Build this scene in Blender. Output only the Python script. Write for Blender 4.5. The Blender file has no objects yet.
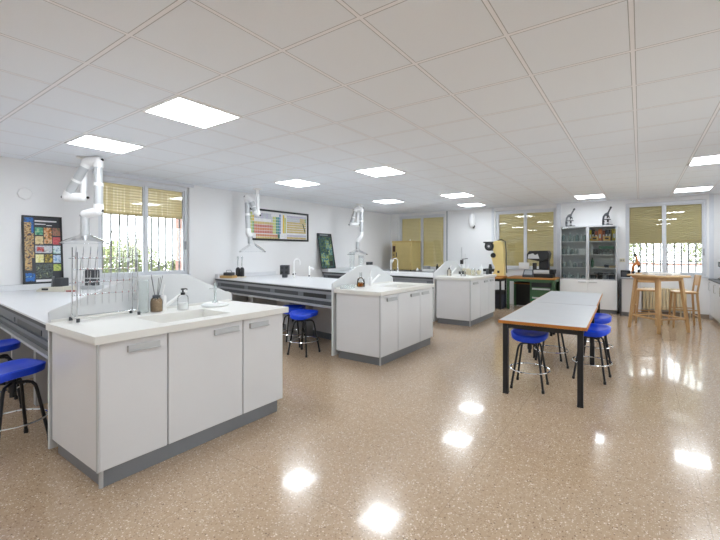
import bpy, bmesh, math, random
from mathutils import Vector, Matrix
R = random.Random(7)
PI = math.pi
sc = bpy.context.scene
COL = sc.collection

# ------------------------------------------------------------------ mesh helper
class MB:
    def __init__(s): s.v = []; s.f = []; s.m = []
    def add(s, vs, fs, m=0):
        o = len(s.v); s.v += [tuple(v) for v in vs]
        for f in fs: s.f.append([i+o for i in f]); s.m.append(m)
        return s
    def box(s, a, b, m=0):
        x0,y0,z0 = a; x1,y1,z1 = b
        return s.add([(x0,y0,z0),(x1,y0,z0),(x1,y1,z0),(x0,y1,z0),(x0,y0,z1),(x1,y0,z1),(x1,y1,z1),(x0,y1,z1)],
            [(0,3,2,1),(4,5,6,7),(0,1,5,4),(1,2,6,5),(2,3,7,6),(3,0,4,7)], m)
    def cb(s, c, d, m=0, rz=0, rx=0, ry=0):
        M = Matrix.Translation(c) @ Matrix.Rotation(rz,4,'Z') @ Matrix.Rotation(ry,4,'Y') @ Matrix.Rotation(rx,4,'X')
        h = [k/2 for k in d]
        vs = [M @ Vector((sx*h[0],sy*h[1],sz*h[2])) for sz in (-1,1) for sx,sy in ((-1,-1),(1,-1),(1,1),(-1,1))]
        return s.add(vs, [(0,3,2,1),(4,5,6,7),(0,1,5,4),(1,2,6,5),(2,3,7,6),(3,0,4,7)], m)
    def quad(s, *p, m=0): return s.add(p, [tuple(range(len(p)))], m)
    def prism(s, pts, vec, m=0):
        n = len(pts); v = Vector(vec)
        vs = [Vector(p) for p in pts] + [Vector(p)+v for p in pts]
        return s.add(vs, [tuple(range(n))[::-1], tuple(range(n,2*n))] + [(i,(i+1)%n,n+(i+1)%n,n+i) for i in range(n)], m)
    def tube(s, pts, r, n=8, m=0, closed=False):
        pts = [Vector(p) for p in pts]; k = len(pts)
        rr = r if isinstance(r,(list,tuple)) else [r]*k
        vs = []; prev = None
        for i,p in enumerate(pts):
            if closed: t = pts[(i+1)%k]-pts[i-1]
            else: t = pts[min(i+1,k-1)]-pts[max(i-1,0)]
            t.normalize()
            if prev is None:
                u = t.orthogonal().normalized()
            else:
                u = prev - t*prev.dot(t)
                u = u.normalized() if u.length > 1e-6 else t.orthogonal().normalized()
            prev = u; w = t.cross(u)
            vs += [p + (u*math.cos(a)+w*math.sin(a))*rr[i] for a in [2*PI*j/n for j in range(n)]]
        fs = []
        for i in range(k if closed else k-1):
            a = i*n; b = ((i+1)%k)*n
            fs += [(a+j, a+(j+1)%n, b+(j+1)%n, b+j) for j in range(n)]
        if not closed: fs += [tuple(range(n))[::-1], tuple(range((k-1)*n,k*n))]
        return s.add(vs, fs, m)
    def cyl(s, a, b, r, r2=None, n=16, m=0): return s.tube([a,b], [r, r if r2 is None else r2], n, m)
    def lathe(s, prof, c=(0,0,0), n=20, m=0, sx=1, sy=1):
        k = len(prof); vs = []
        for r,z in prof: vs += [(c[0]+r*sx*math.cos(2*PI*j/n), c[1]+r*sy*math.sin(2*PI*j/n), c[2]+z) for j in range(n)]
        fs = []
        for i in range(k-1): fs += [(i*n+j, i*n+(j+1)%n, (i+1)*n+(j+1)%n, (i+1)*n+j) for j in range(n)]
        if prof[0][0] > 1e-5: fs.append(tuple(range(n))[::-1])
        if prof[-1][0] > 1e-5: fs.append(tuple(range((k-1)*n, k*n)))
        return s.add(vs, fs, m)
    def shell(s, prof, c=(0,0,0), n=20, m=0):          # open lathe, no caps
        k = len(prof); vs = []
        for r,z in prof: vs += [(c[0]+r*math.cos(2*PI*j/n), c[1]+r*math.sin(2*PI*j/n), c[2]+z) for j in range(n)]
        return s.add(vs, [(i*n+j, i*n+(j+1)%n, (i+1)*n+(j+1)%n, (i+1)*n+j) for i in range(k-1) for j in range(n)], m)
    def ball(s, c, r, n=12, m=0):
        r = r if isinstance(r,(tuple,list)) else (r,r,r); k = max(6, n//2+1); vs = []
        for i in range(k+1):
            t = PI*i/k
            vs += [(c[0]+r[0]*math.sin(t)*math.cos(2*PI*j/n), c[1]+r[1]*math.sin(t)*math.sin(2*PI*j/n), c[2]-r[2]*math.cos(t)) for j in range(n)]
        return s.add(vs, [(i*n+j, i*n+(j+1)%n, (i+1)*n+(j+1)%n, (i+1)*n+j) for i in range(k) for j in range(n)], m)
    def ring(s, c, r, t, n=28, k=6, m=0, sx=1, sy=1):
        return s.tube([(c[0]+r*sx*math.cos(2*PI*i/n), c[1]+r*sy*math.sin(2*PI*i/n), c[2]) for i in range(n)], t, k, m, True)
    def build(s, name, mat, parent=None, smooth=35, bevel=0, loc=None, normals=True):
        me = bpy.data.meshes.new(name)
        off = Vector(loc) if loc is not None else Vector((0,0,0))
        me.from_pydata([tuple(Vector(v)-off) for v in s.v], [], s.f)
        for mm in (mat if isinstance(mat,(list,tuple)) else [mat]): me.materials.append(mm)
        for p,i in zip(me.polygons, s.m): p.material_index = i
        if normals:
            bm = bmesh.new(); bm.from_mesh(me)
            bmesh.ops.remove_doubles(bm, verts=bm.verts, dist=1e-6)
            bmesh.ops.recalc_face_normals(bm, faces=bm.faces); bm.to_mesh(me); bm.free()
        if smooth:
            for p in me.polygons: p.use_smooth = True
            me.set_sharp_from_angle(angle=math.radians(smooth))
        o = bpy.data.objects.new(name, me); COL.objects.link(o)
        if parent is not None: o.parent = parent
        o.location = off
        if bevel:
            b = o.modifiers.new('bevel','BEVEL'); b.width = bevel; b.segments = 2; b.limit_method = 'ANGLE'; b.angle_limit = math.radians(40)
            b.harden_normals = False
        return o

def tag(o, label, cat, group=None, kind=None):
    o['label'] = label; o['category'] = cat
    if group: o['group'] = group
    if kind: o['kind'] = kind
    return o
def thing(name, label, cat, loc=(0,0,0), rz=0, group=None):
    o = bpy.data.objects.new(name, None); COL.objects.link(o)
    o.empty_display_size = .1; o.location = loc; o.rotation_euler = (0,0,rz)
    return tag(o, label, cat, group)
def struct(o): o['kind'] = 'structure'; return o
def copy_tree(o, parent=None):
    c = o.copy(); COL.objects.link(c)
    if parent is not None: c.parent = parent
    for ch in list(o.children): copy_tree(ch, c)
    return c
def dup(o, loc, rz, label, group=None):
    c = copy_tree(o); c.location = loc; c.rotation_euler = (0,0,rz); c['label'] = label
    if group: c['group'] = group
    return c
def one(mb, name, mat, label, cat, loc, group=None, bevel=0, rz=0, smooth=35):   # a thing that is one mesh, built in local coordinates
    o = mb.build(name, mat, None, smooth, bevel); o.location = loc; o.rotation_euler = (0,0,rz)
    return tag(o, label, cat, group)

# ------------------------------------------------------------------ materials
def lin(c):
    return tuple((x/255/12.92 if x/255 <= .04045 else ((x/255+.055)/1.055)**2.4) for x in c[:3]) + (1,)
class NT:
    def __init__(s, name):
        s.mat = bpy.data.materials.new(name); s.mat.use_nodes = True
        s.t = s.mat.node_tree; s.t.nodes.clear(); s.out = s.n('ShaderNodeOutputMaterial')
    def n(s, ty, **k):
        x = s.t.nodes.new(ty)
        for a,b in k.items(): setattr(x, a, b)
        return x
    def l(s, a, b): s.t.links.new(a, b)
    def math(s, op, a, b=None, clamp=False):
        x = s.n('ShaderNodeMath', operation=op, use_clamp=clamp)
        for i,q in enumerate((a,b)):
            if q is None: continue
            if isinstance(q,(int,float)): x.inputs[i].default_value = q
            else: s.l(q, x.inputs[i])
        return x.outputs[0]
    def mix(s, fac, a, b):
        x = s.n('ShaderNodeMix', data_type='RGBA')
        for sock,q in ((x.inputs[0],fac),(x.inputs[6],a),(x.inputs[7],b)):
            if isinstance(q,(int,float)): sock.default_value = q
            elif isinstance(q,tuple): sock.default_value = q
            else: s.l(q, sock)
        return x.outputs[2]
def pm(name, col, rough=.5, metal=0, var=.06, scale=6, bump=0, bscale=60, coat=0, spec=.5, col2=None, stretch=(1,1,1)):
    N = NT(name); b = N.n('ShaderNodeBsdfPrincipled'); N.l(b.outputs[0], N.out.inputs[0])
    b.inputs['Roughness'].default_value = rough; b.inputs['Metallic'].default_value = metal
    b.inputs['Coat Weight'].default_value = coat; b.inputs['Specular IOR Level'].default_value = spec
    tc = N.n('ShaderNodeTexCoord'); mp = N.n('ShaderNodeMapping'); mp.inputs['Scale'].default_value = stretch
    N.l(tc.outputs['Object'], mp.inputs[0])
    no = N.n('ShaderNodeTexNoise'); no.inputs['Scale'].default_value = scale; no.inputs['Detail'].default_value = 4
    N.l(mp.outputs[0], no.inputs['Vector'])
    c = lin(col); c2 = lin(col2) if col2 else tuple(max(0,x*(1-var)) for x in c[:3])+(1,)
    rp = N.n('ShaderNodeMapRange'); rp.inputs[1].default_value = .35; rp.inputs[2].default_value = .65
    N.l(no.outputs[0], rp.inputs[0])
    N.l(N.mix(rp.outputs[0], c, c2), b.inputs['Base Color'])
    if bump:
        n2 = N.n('ShaderNodeTexNoise'); n2.inputs['Scale'].default_value = bscale; N.l(mp.outputs[0], n2.inputs['Vector'])
        bp = N.n('ShaderNodeBump'); bp.inputs['Strength'].default_value = bump; bp.inputs['Distance'].default_value = .004
        N.l(n2.outputs[0], bp.inputs['Height']); N.l(bp.outputs[0], b.inputs['Normal'])
    return N.mat
def picture(name, cols, scale=14, rough=.4):          # printed picture: patches of several colours
    N = NT(name); b = N.n('ShaderNodeBsdfPrincipled'); N.l(b.outputs[0], N.out.inputs[0]); b.inputs['Roughness'].default_value = rough
    tc = N.n('ShaderNodeTexCoord'); no = N.n('ShaderNodeTexNoise'); no.inputs['Scale'].default_value = scale; no.inputs['Detail'].default_value = 2
    N.l(tc.outputs['Object'], no.inputs['Vector'])
    cr = N.n('ShaderNodeValToRGB'); e = cr.color_ramp.elements; k = len(cols)
    while len(e) < k: e.new(.5)
    for i,c in enumerate(cols):
        e[i].position = .33+.36*i/max(1,k-1); e[i].color = lin(c)
    N.l(no.outputs[0], cr.inputs[0]); N.l(cr.outputs[0], b.inputs['Base Color'])
    return N.mat
def glassy(name, tint=(1,1,1), ior=1.45, gain=1.0, rough=.0):   # thin clear sheet: passes light, mirrors by Fresnel
    N = NT(name); tr = N.n('ShaderNodeBsdfTransparent'); tr.inputs[0].default_value = tuple(tint)+(1,)
    gl = N.n('ShaderNodeBsdfGlossy'); gl.inputs['Roughness'].default_value = rough
    fr = N.n('ShaderNodeFresnel'); fr.inputs[0].default_value = ior
    mx = N.n('ShaderNodeMixShader'); N.l(N.math('MULTIPLY', fr.outputs[0], gain, True), mx.inputs[0])
    N.l(tr.outputs[0], mx.inputs[1]); N.l(gl.outputs[0], mx.inputs[2]); N.l(mx.outputs[0], N.out.inputs[0])
    return N.mat
def frosted(name, col, fac):
    N = NT(name); tr = N.n('ShaderNodeBsdfTransparent'); df = N.n('ShaderNodeBsdfPrincipled'); df.inputs['Base Color'].default_value = lin(col); df.inputs['Roughness'].default_value = .2
    mx = N.n('ShaderNodeMixShader'); mx.inputs[0].default_value = fac
    N.l(tr.outputs[0], mx.inputs[1]); N.l(df.outputs[0], mx.inputs[2]); N.l(mx.outputs[0], N.out.inputs[0]); return N.mat
def emit(name, col, st):
    N = NT(name); e = N.n('ShaderNodeEmission'); e.inputs[0].default_value = col+(1,); e.inputs[1].default_value = st
    N.l(e.outputs[0], N.out.inputs[0]); return N.mat

GX, GY, CE = -1.839, 1.636, 2.678
def ceiling_mat():
    N = NT('ceiling_tiles'); b = N.n('ShaderNodeBsdfPrincipled'); N.l(b.outputs[0], N.out.inputs[0]); b.inputs['Roughness'].default_value = .85
    tc = N.n('ShaderNodeTexCoord'); sp = N.n('ShaderNodeSeparateXYZ'); N.l(tc.outputs['Object'], sp.inputs[0])
    ds = []
    for ax,g in ((0,GX),(1,GY)):
        fr = N.math('FRACT', N.math('DIVIDE', N.math('SUBTRACT', sp.outputs[ax], g-60), .6))
        ds.append(N.math('MULTIPLY', N.math('MINIMUM', fr, N.math('SUBTRACT', 1.0, fr)), .6))
    d = N.math('MINIMUM', ds[0], ds[1])
    bar = N.math('LESS_THAN', d, .011); edge = N.math('LESS_THAN', d, .0155)
    no = N.n('ShaderNodeTexNoise'); no.inputs['Scale'].default_value = 90; no.inputs['Detail'].default_value = 3; N.l(tc.outputs['Object'], no.inputs['Vector'])
    tile = N.mix(no.outputs[0], lin((243,248,255)), lin((239,244,251)))
    c = N.mix(edge, tile, lin((182,184,189))); c = N.mix(bar, c, lin((249,250,255)))  # grey line beside each bar paints in the shade of its recess
    N.l(c, b.inputs['Base Color'])
    bp = N.n('ShaderNodeBump'); bp.inputs['Strength'].default_value = .25; bp.inputs['Distance'].default_value = .003
    N.l(N.math('MULTIPLY', N.math('SUBTRACT', 1.0, edge), 1.0), bp.inputs['Height']); N.l(bp.outputs[0], b.inputs['Normal'])
    return N.mat
def floor_mat():
    N = NT('terrazzo'); b = N.n('ShaderNodeBsdfPrincipled'); N.l(b.outputs[0], N.out.inputs[0])
    tc = N.n('ShaderNodeTexCoord')
    base = None
    def vor(scale, rnd=1.0):
        v = N.n('ShaderNodeTexVoronoi'); v.inputs['Scale'].default_value = scale; v.inputs['Randomness'].default_value = rnd
        N.l(tc.outputs['Object'], v.inputs['Vector']); return v
    no = N.n('ShaderNodeTexNoise'); no.inputs['Scale'].default_value = 30; no.inputs['Detail'].default_value = 6; N.l(tc.outputs['Object'], no.inputs['Vector'])
    c = N.mix(no.outputs[0], lin((194,170,143)), lin((172,146,118)))
    v1 = vor(120); s1 = N.n('ShaderNodeSeparateColor'); N.l(v1.outputs['Color'], s1.inputs[0])
    # light chips, dark chips: chosen cells, kept inside the cell radius
    inn = N.math('LESS_THAN', v1.outputs['Distance'], .42)
    c = N.mix(N.math('MULTIPLY', N.math('GREATER_THAN', s1.outputs[0], .80), inn), c, lin((220,202,180)))
    c = N.mix(N.math('MULTIPLY', N.math('LESS_THAN', s1.outputs[0], .16), inn), c, lin((144,114,90)))
    v2 = vor(75); s2 = N.n('ShaderNodeSeparateColor'); N.l(v2.outputs['Color'], s2.inputs[0])
    in2 = N.math('LESS_THAN', v2.outputs['Distance'], .34)
    c = N.mix(N.math('MULTIPLY', N.math('GREATER_THAN', s2.outputs[1], .90), in2), c, lin((236,220,200)))
    c = N.mix(N.math('MULTIPLY', N.math('LESS_THAN', s2.outputs[1], .07), in2), c, lin((120,96,78)))
    sp = N.n('ShaderNodeSeparateXYZ'); N.l(tc.outputs['Object'], sp.inputs[0])
    ds = []
    for ax,g,w in ((0,.305,1.22),(1,1.67,1.22)):
        fr = N.math('FRACT', N.math('DIVIDE', N.math('SUBTRACT', sp.outputs[ax], g-w*40), w))
        ds.append(N.math('MULTIPLY', N.math('MINIMUM', fr, N.math('SUBTRACT', 1.0, fr)), w))
    j = N.math('LESS_THAN', N.math('MINIMUM', ds[0], ds[1]), .0022)
    c = N.mix(N.math('MULTIPLY', j, .4), c, lin((104,80,60)))
    N.l(c, b.inputs['Base Color'])
    n3 = N.n('ShaderNodeTexNoise'); n3.inputs['Scale'].default_value = 1.1; n3.inputs['Detail'].default_value = 5; N.l(tc.outputs['Object'], n3.inputs['Vector'])
    mr = N.n('ShaderNodeMapRange'); mr.inputs[3].default_value = .13; mr.inputs[4].default_value = .24; N.l(n3.outputs[0], mr.inputs[0])
    N.l(mr.outputs[0], b.inputs['Roughness'])
    b.inputs['Coat Weight'].default_value = .35; b.inputs['Coat Roughness'].default_value = .05
    return N.mat
def shutter_mat(name, holes):
    N = NT(name); b = N.n('ShaderNodeBsdfPrincipled'); b.inputs['Roughness'].default_value = .55
    tc = N.n('ShaderNodeTexCoord'); sp = N.n('ShaderNodeSeparateXYZ'); N.l(tc.outputs['Object'], sp.inputs[0])
    no = N.n('ShaderNodeTexNoise'); no.inputs['Scale'].default_value = 3; N.l(tc.outputs['Object'], no.inputs['Vector'])
    N.l(N.mix(no.outputs[0], lin((192,178,136)), lin((178,162,120))), b.inputs['Base Color'])
    if holes:
        fu = N.math('SUBTRACT', N.math('FRACT', N.math('DIVIDE', N.math('ADD', sp.outputs[0], 10), .05)), .5)
        fz = N.math('SUBTRACT', N.math('FRACT', N.math('DIVIDE', N.math('ADD', sp.outputs[2], 10), .045)), .12)
        h = N.math('MULTIPLY', N.math('LESS_THAN', N.math('ABSOLUTE', fu), .09), N.math('LESS_THAN', N.math('ABSOLUTE', fz), .045))
        tr = N.n('ShaderNodeBsdfTransparent'); mx = N.n('ShaderNodeMixShader')
        t3 = N.n('ShaderNodeBsdfTranslucent'); t3.inputs[0].default_value = lin((220,200,150)); m3 = N.n('ShaderNodeMixShader'); m3.inputs[0].default_value = .14
        N.l(b.outputs[0], m3.inputs[1]); N.l(t3.outputs[0], m3.inputs[2]); N.l(h, mx.inputs[0]); N.l(m3.outputs[0], mx.inputs[1]); N.l(tr.outputs[0], mx.inputs[2]); N.l(mx.outputs[0], N.out.inputs[0])
    else:
        # daylight glows faintly through the thin plastic slats
        t2 = N.n('ShaderNodeBsdfTranslucent'); t2.inputs[0].default_value = lin((214,196,140))
        mx = N.n('ShaderNodeMixShader'); mx.inputs[0].default_value = .05
        N.l(b.outputs[0], mx.inputs[1]); N.l(t2.outputs[0], mx.inputs[2]); N.l(mx.outputs[0], N.out.inputs[0])
    return N.mat
def brick_mat():
    N = NT('brickwork'); b = N.n('ShaderNodeBsdfPrincipled'); N.l(b.outputs[0], N.out.inputs[0]); b.inputs['Roughness'].default_value = .9
    tc = N.n('ShaderNodeTexCoord'); mp = N.n('ShaderNodeMapping'); mp.inputs['Rotation'].default_value = (PI/2,0,PI/2); N.l(tc.outputs['Object'], mp.inputs[0])
    br = N.n('ShaderNodeTexBrick'); br.inputs['Scale'].default_value = 4; N.l(mp.outputs[0], br.inputs['Vector'])
    br.inputs['Color1'].default_value = lin((120,76,66)); br.inputs['Color2'].default_value = lin((134,92,80)); br.inputs['Mortar'].default_value = lin((150,142,134))
    N.l(br.outputs[0], b.inputs['Base Color']); return N.mat
def wood_mat(name, c1, c2, rough=.45):
    N = NT(name); b = N.n('ShaderNodeBsdfPrincipled'); N.l(b.outputs[0], N.out.inputs[0]); b.inputs['Roughness'].default_value = rough
    tc = N.n('ShaderNodeTexCoord'); mp = N.n('ShaderNodeMapping'); mp.inputs['Scale'].default_value = (14,14,1.6); N.l(tc.outputs['Object'], mp.inputs[0])
    no = N.n('ShaderNodeTexNoise'); no.inputs['Scale'].default_value = 3; no.inputs['Detail'].default_value = 5; no.inputs['Distortion'].default_value = .6
    N.l(mp.outputs[0], no.inputs['Vector']); N.l(N.mix(no.outputs[0], lin(c1), lin(c2)), b.inputs['Base Color']); return N.mat

M = {}
M['wall'] = pm('wall_paint', (235,235,236), .75, var=.02, scale=2, bump=.08, bscale=180)
M['ceil'] = ceiling_mat(); M['floor'] = floor_mat()
M['lamp'] = emit('lamp_diffuser', (.88,.947,1), 15.0)
M['white'] = pm('white_enamel', (240,240,240), .35, var=.02)
M['door'] = pm('pale_laminate', (222,223,226), .28, var=.02, scale=3)
M['body'] = pm('cabinet_laminate', (222,222,224), .3, var=.02, scale=3)
M['top'] = pm('solid_surface_worktop', (230,229,225), .28, var=.02, scale=4)
M['bench'] = pm('bench_laminate', (220,221,224), .35, var=.02, scale=4)
M['splash'] = pm('splash_laminate',(214,216,218),.35,var=.02)
M['edge'] = pm('dark_edge', (52,54,58), .5)
M['plinth'] = pm('grey_plinth', (128,131,137), .35, metal=.3, var=.04)
M['alu'] = pm('brushed_aluminium', (205,207,208), .35, metal=.85, var=.06, scale=20, stretch=(1,1,12))
M['alu2'] = pm('matt_aluminium', (196,198,200), .45, metal=.4, var=.04)
M['chrome'] = pm('chrome', (222,224,226), .12, metal=1, var=.03)
M['grey'] = pm('grey_trunking', (112,117,124), .45, var=.05)
M['dkgrey'] = pm('dark_grey_plastic', (66,69,74), .45, var=.08)
M['mid'] = pm('mid_grey', (150,153,158), .45, var=.05)
M['black'] = pm('black_plastic', (28,29,31), .4, var=.2)
M['blackmetal'] = pm('black_metal', (34,36,40), .38, var=.15, metal=.2)
M['blue'] = pm('blue_seat_plastic', (14,66,214), .35, var=.12, scale=4)
M['frame'] = pm('window_frame', (218,221,227), .4, var=.02)
M['glass'] = glassy('window_glass', (.97,.985,.98), 1.5, 1.3)
M['frost'] = frosted('frosted_glass', (214,222,222), .32)
M['lab'] = glassy('lab_glass', (.93,.95,.95), 1.4, 1.6)
M['acrylic'] = glassy('clear_acrylic', (.985,.988,.99), 1.15, .8)
M['cabglass'] = glassy('cabinet_glass', (.92,.95,.95), 1.45, .9)
M['sh_h'] = shutter_mat('perforated_shutter', True); M['sh'] = shutter_mat('closed_shutter', False)
M['iron'] = pm('grille_iron', (84,84,88), .5, var=.1)
M['brick'] = brick_mat()
M['beech'] = wood_mat('beech', (206,170,122), (186,146,98)); M['benchwood'] = wood_mat('bench_wood', (190,132,62), (160,104,44)); M['edgewood'] = wood_mat('edge_wood', (196,128,52), (170,104,36))
M['tabletop'] = pm('grey_table_laminate', (206,208,212), .35, var=.03)
M['green'] = pm('green_enamel', (58,94,62), .45, var=.1)
M['oven'] = pm('mustard_enamel', (196,176,118), .4, var=.06)
M['oven2'] = pm('mustard_enamel_trim', (188,162,100), .4, var=.06)
M['yel'] = pm('yellow_casting', (234,210,142), .35, var=.05)
M['rad'] = pm('cream_radiator', (222,206,170), .45, var=.03)
M['leaf'] = pm('leaves', (100,112,68), .6, var=.3, scale=3, col2=(122,128,84))
M['bark'] = pm('bark', (120,100,84), .9, var=.2)
M['ground'] = pm('paved_ground', (206,202,194), .9)
M['orange'] = pm('orange_paint', (214,112,34), .4)
M['amber'] = glassy('amber_liquid', (.72,.46,.16), 1.33, 1.0)
M['smoke'] = glassy('brown_glass', (.93,.89,.83), 1.4, 1.2)
M['sepia'] = pm('dry_filling', (196,176,150), .7, var=.3, scale=60)
M['soapw'] = pm('milky_plastic', (236,238,238), .3)
M['red'] = pm('red_paint', (168,96,90), .5); M['tan'] = pm('tan_board', (196,160,104), .7, var=.1)
M['cream'] = pm('cream_plastic', (222,214,188), .4); M['navy'] = pm('dark_blue_plastic', (30,37,54), .45)
M['dgreen'] = pm('dark_green_plastic', (18,112,70), .4)
# ------------------------------------------------------------------ room shell
XL, XR, YF, YN = -6.9, 1.9, 10.8, -2.6
def wall_with_holes(name, axis, c, t, u0, u1, z1, holes):
    mb = MB()
    def bx(ua,ub,za,zb):
        if axis == 'y': mb.box((c-t,ua,za),(c,ub,zb))          # wall along y, room on +x side
        else: mb.box((ua,c,za),(ub,c+t,zb))                    # wall along x, room on -y side
    u = u0
    for a,b,za,zb in holes:
        bx(u,a,0,z1); bx(a,b,0,za); bx(a,b,zb,z1); u = b
    bx(u,u1,0,z1)
    return struct(mb.build(name, M['wall'], None, 0, normals=False))
W1 = (2.50,3.93,1.03,2.62); W2 = (-6.60,-4.96,.90,2.60); W3 = (-3.40,-1.82,.98,2.58); W4 = (-.29,1.20,.91,2.58)
wall_with_holes('wall_left','y',XL,.25,YN,YF+.25,2.74,[W1])
wall_with_holes('wall_far','x',YF,.25,XL,XR,2.74,[W2,W3,W4])
W5_added = (2.6,5.4,.98,2.55); W6_added = (6.2,9.0,.98,2.55)  # unseen right-wall windows, added to bring in more daylight
def wall_right():
    mb = MB(); u = YN-.2
    for a,b,za,zb in (W5_added,W6_added):
        mb.box((XR,u,0),(XR+.2,a,2.74)); mb.box((XR,a,0),(XR+.2,b,za)); mb.box((XR,a,zb),(XR+.2,b,2.74)); u = b
    mb.box((XR,u,0),(XR+.2,YF+.25,2.74)); return struct(mb.build('wall_right',M['wall'],None,0,normals=False))
wall_right()
struct(MB().box((XL-.25,YN-.2,0),(XR,YN,2.74)).build('wall_near',M['wall'],None,0))
struct(MB().box((XL-.25,YN-.2,-.12),(XR+.2,YF+.25,0)).build('floor',M['floor'],None,0))
struct(MB().box((XL,YN,CE),(XR,YF,CE+.1)).build('ceiling',M['ceil'],None,0))
M['skirt'] = pm('skirting_stone',(150,136,122),.35,var=.15,scale=30)
struct(MB().box((-.38,YF-.018,0),(1.235,YF,.085)).build('baseboard_far',M['skirt'],None,0))
struct(MB().box((XL,-2.6,0),(XL+.018,YF,.085)).build('baseboard_left',M['skirt'],None,0))
struct(MB().tube([(-4.87,YF-.02,.86),(-4.87,YF-.02,CE)],.016,8).build('trim_1',M['mid']))
struct(MB().box((-1.80,YF-.045,0),(-1.70,YF,CE)).build('trim_2',M['frame'],None,0))
struct(MB().box((-3.50,YF-.03,.8),(-3.44,YF,CE)).build('trim_3',M['frame'],None,0))
struct(MB().box((1.235,YF-.03,.85),(1.31,YF,CE)).build('trim_4',M['frame'],None,0))
struct(MB().box((XL,2.42,2.625),(XL+.03,4.0,CE)).build('trim_5',M['frame'],None,0))

# ------------------------------------------------------------------ windows
def window(n, W, side, sh_bottom, holes):
    u0,u1,z0,z1 = W; w = u1-u0
    r = bpy.data.objects.new('window_%d'%n, None); COL.objects.link(r); struct(r)
    if side == 'l': r.location = (XL,u0,z0); r.rotation_euler = (0,0,PI/2)
    elif side == 'r': r.location = (XR,u1,z0); r.rotation_euler = (0,0,-PI/2)
    else: r.location = (u0,YF,z0)
    h = z1-z0; d0,d1 = .06,.13
    f = MB(); fw = .055
    f.box((0,d0,0),(fw,d1,h)); f.box((w-fw,d0,0),(w,d1,h)); f.box((fw,d0,0),(w-fw,d1,fw)); f.box((fw,d0,h-.07),(w-fw,d1,h))
    f.build('outer_frame', M['frame'], r, 0, .004)
    s = MB(); c = w/2
    s.box((c-.020,d0+.008,fw),(c+.020,d1-.008,h-.07)); s.build('mullion', M['frame'], r, 0, .004)
    for a,b in ((fw,c-.020),(c+.020,w-fw)):
        q = MB(); e = .020
        q.box((a,d0+.02,fw),(a+e,d1-.015,h-.07)); q.box((b-e,d0+.02,fw),(b,d1-.015,h-.07)); q.box((a+e,d0+.02,fw),(b-e,d1-.015,fw+e)); q.box((a+e,d0+.02,h-.07-e),(b-e,d1-.015,h-.07))
        so = q.build('sash', M['frame'], r, 0, .003)
        MB().box((a+e,.092,fw+e),(b-e,.098,h-.07-e)).build('pane', M['glass'], so, 0)
    # roller shutter behind the panes: one bowed slat per 45 mm
    zb = max(.02, min(sh_bottom - z0, h-.06)); prof = []; z = h
    while z > zb+.001:
        for k in range(5):
            t = k/5; prof.append((.172-.010*math.sin(PI*t), z-t*min(.045,z-zb)))
        z -= .045
    prof.append((.172, zb))
    vs = []; fs = []
    for y,zz in prof: vs += [(.005,y,zz),(w-.005,y,zz)]
    fs = [(2*i,2*i+1,2*i+3,2*i+2) for i in range(len(prof)-1)]
    mb = MB(); mb.add(vs, fs); mb.box((.005,.165,zb-.03),(w-.005,.185,zb)) if zb > .05 else None
    mb.build('roller_shutter', M['sh_h'] if holes else M['sh'], r, 50, normals=False)
    if zb > .2:
        g = MB(); k = int(w/.125)
        for i in range(k+1): g.cyl((.03+i*(w-.06)/k,.285,-.02),(.03+i*(w-.06)/k,.285,h+.02),.015,n=8)
        for zz in (.02,h-.1) if n==1 else (.02,.30,h-.1): g.box((0,.280,zz),(w,.290,zz+.022))
        if n == 1:
            for px in (1.02,1.13):
                for dz,rr in ((.10,.035),(.20,.028)):
                    g.tube([(px+rr*math.cos(a),.285,dz+rr*math.sin(a)) for a in [2*PI*j/14 for j in range(14)]],.006,6,closed=True)
            g.box((.95,.281,.145),(1.2,.289,.157))
        g.build('security_grille', M['iron'], r)
    b = MB(); b.box((-.02,-.02,-.03),(w+.02,.06,0)); b.build('sill', M['frame'], r, 0, .004)
    if n in (1,4):
        hb = MB(); hb.box((w-fw-.005,d0-.03,.45),(w-fw+.02,d0,.60)); hb.build('window_handle', M['mid'], r, 0, .005)
    return r
window(1,W1,'l',2.07,True); window(2,W2,'f',.93,False); window(3,W3,'f',1.0,False); window(4,W4,'f',1.66,False); window(5,W5_added,'r',2.45,False); window(6,W6_added,'r',2.45,False)  # the two right-side windows are unseen, added for daylight

# ------------------------------------------------------------------ outside the windows
def tree(name, c, rx, rz, hz, label, n, seed):
    q = random.Random(seed); t = thing(name, label, 'tree' if 'tree' in name else 'hedge', (c[0],c[1],-.3), 0)
    tr = MB(); tr.tube([(0,0,0),(.05,.03,hz*.5),(0,.05,hz)],[.07,.05,.02],8); tr.build('trunk', M['bark'], t)
    l = MB()
    for i in range(n):
        a = q.uniform(0,2*PI); b = math.acos(q.uniform(-1,1)); rr = q.uniform(.55,1)*(1+.25*math.sin(3*a+seed)*math.sin(4*b))
        p = Vector((rx*rr*math.sin(b)*math.cos(a), rx*rr*math.sin(b)*math.sin(a), hz+rz*rr*math.cos(b)))
        u = Vector((q.gauss(0,1),q.gauss(0,1),q.gauss(0,1))).normalized(); v = u.orthogonal().normalized(); s = q.uniform(.04,.08)
        l.add([p-u*s, p+v*s*.5, p+u*s, p-v*s*.5],[(0,1,2,3)])
    l.build('foliage', M['leaf'], t, 0, normals=False)
tree('tree',(-12.2,5.05),1.0,1.1,1.05,'pale green leafy tree seen through the left panes of the barred window',4200,3)
tree('shrub_tree',(-12.9,7.1),.8,.8,.8,'lower leafy tree behind the window ornament, near the brick pillar outside',2600,5)
tree('tall_hedge',(-1.0,17.2),1.4,1.5,2.2,'pale green tree behind the white terrace wall, left half of the window',4200,8)
tree('tall_hedge',(2.3,17.6),1.5,1.4,2.3,'pale green tree behind the white terrace wall, right half of the window',4200,11)
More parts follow.
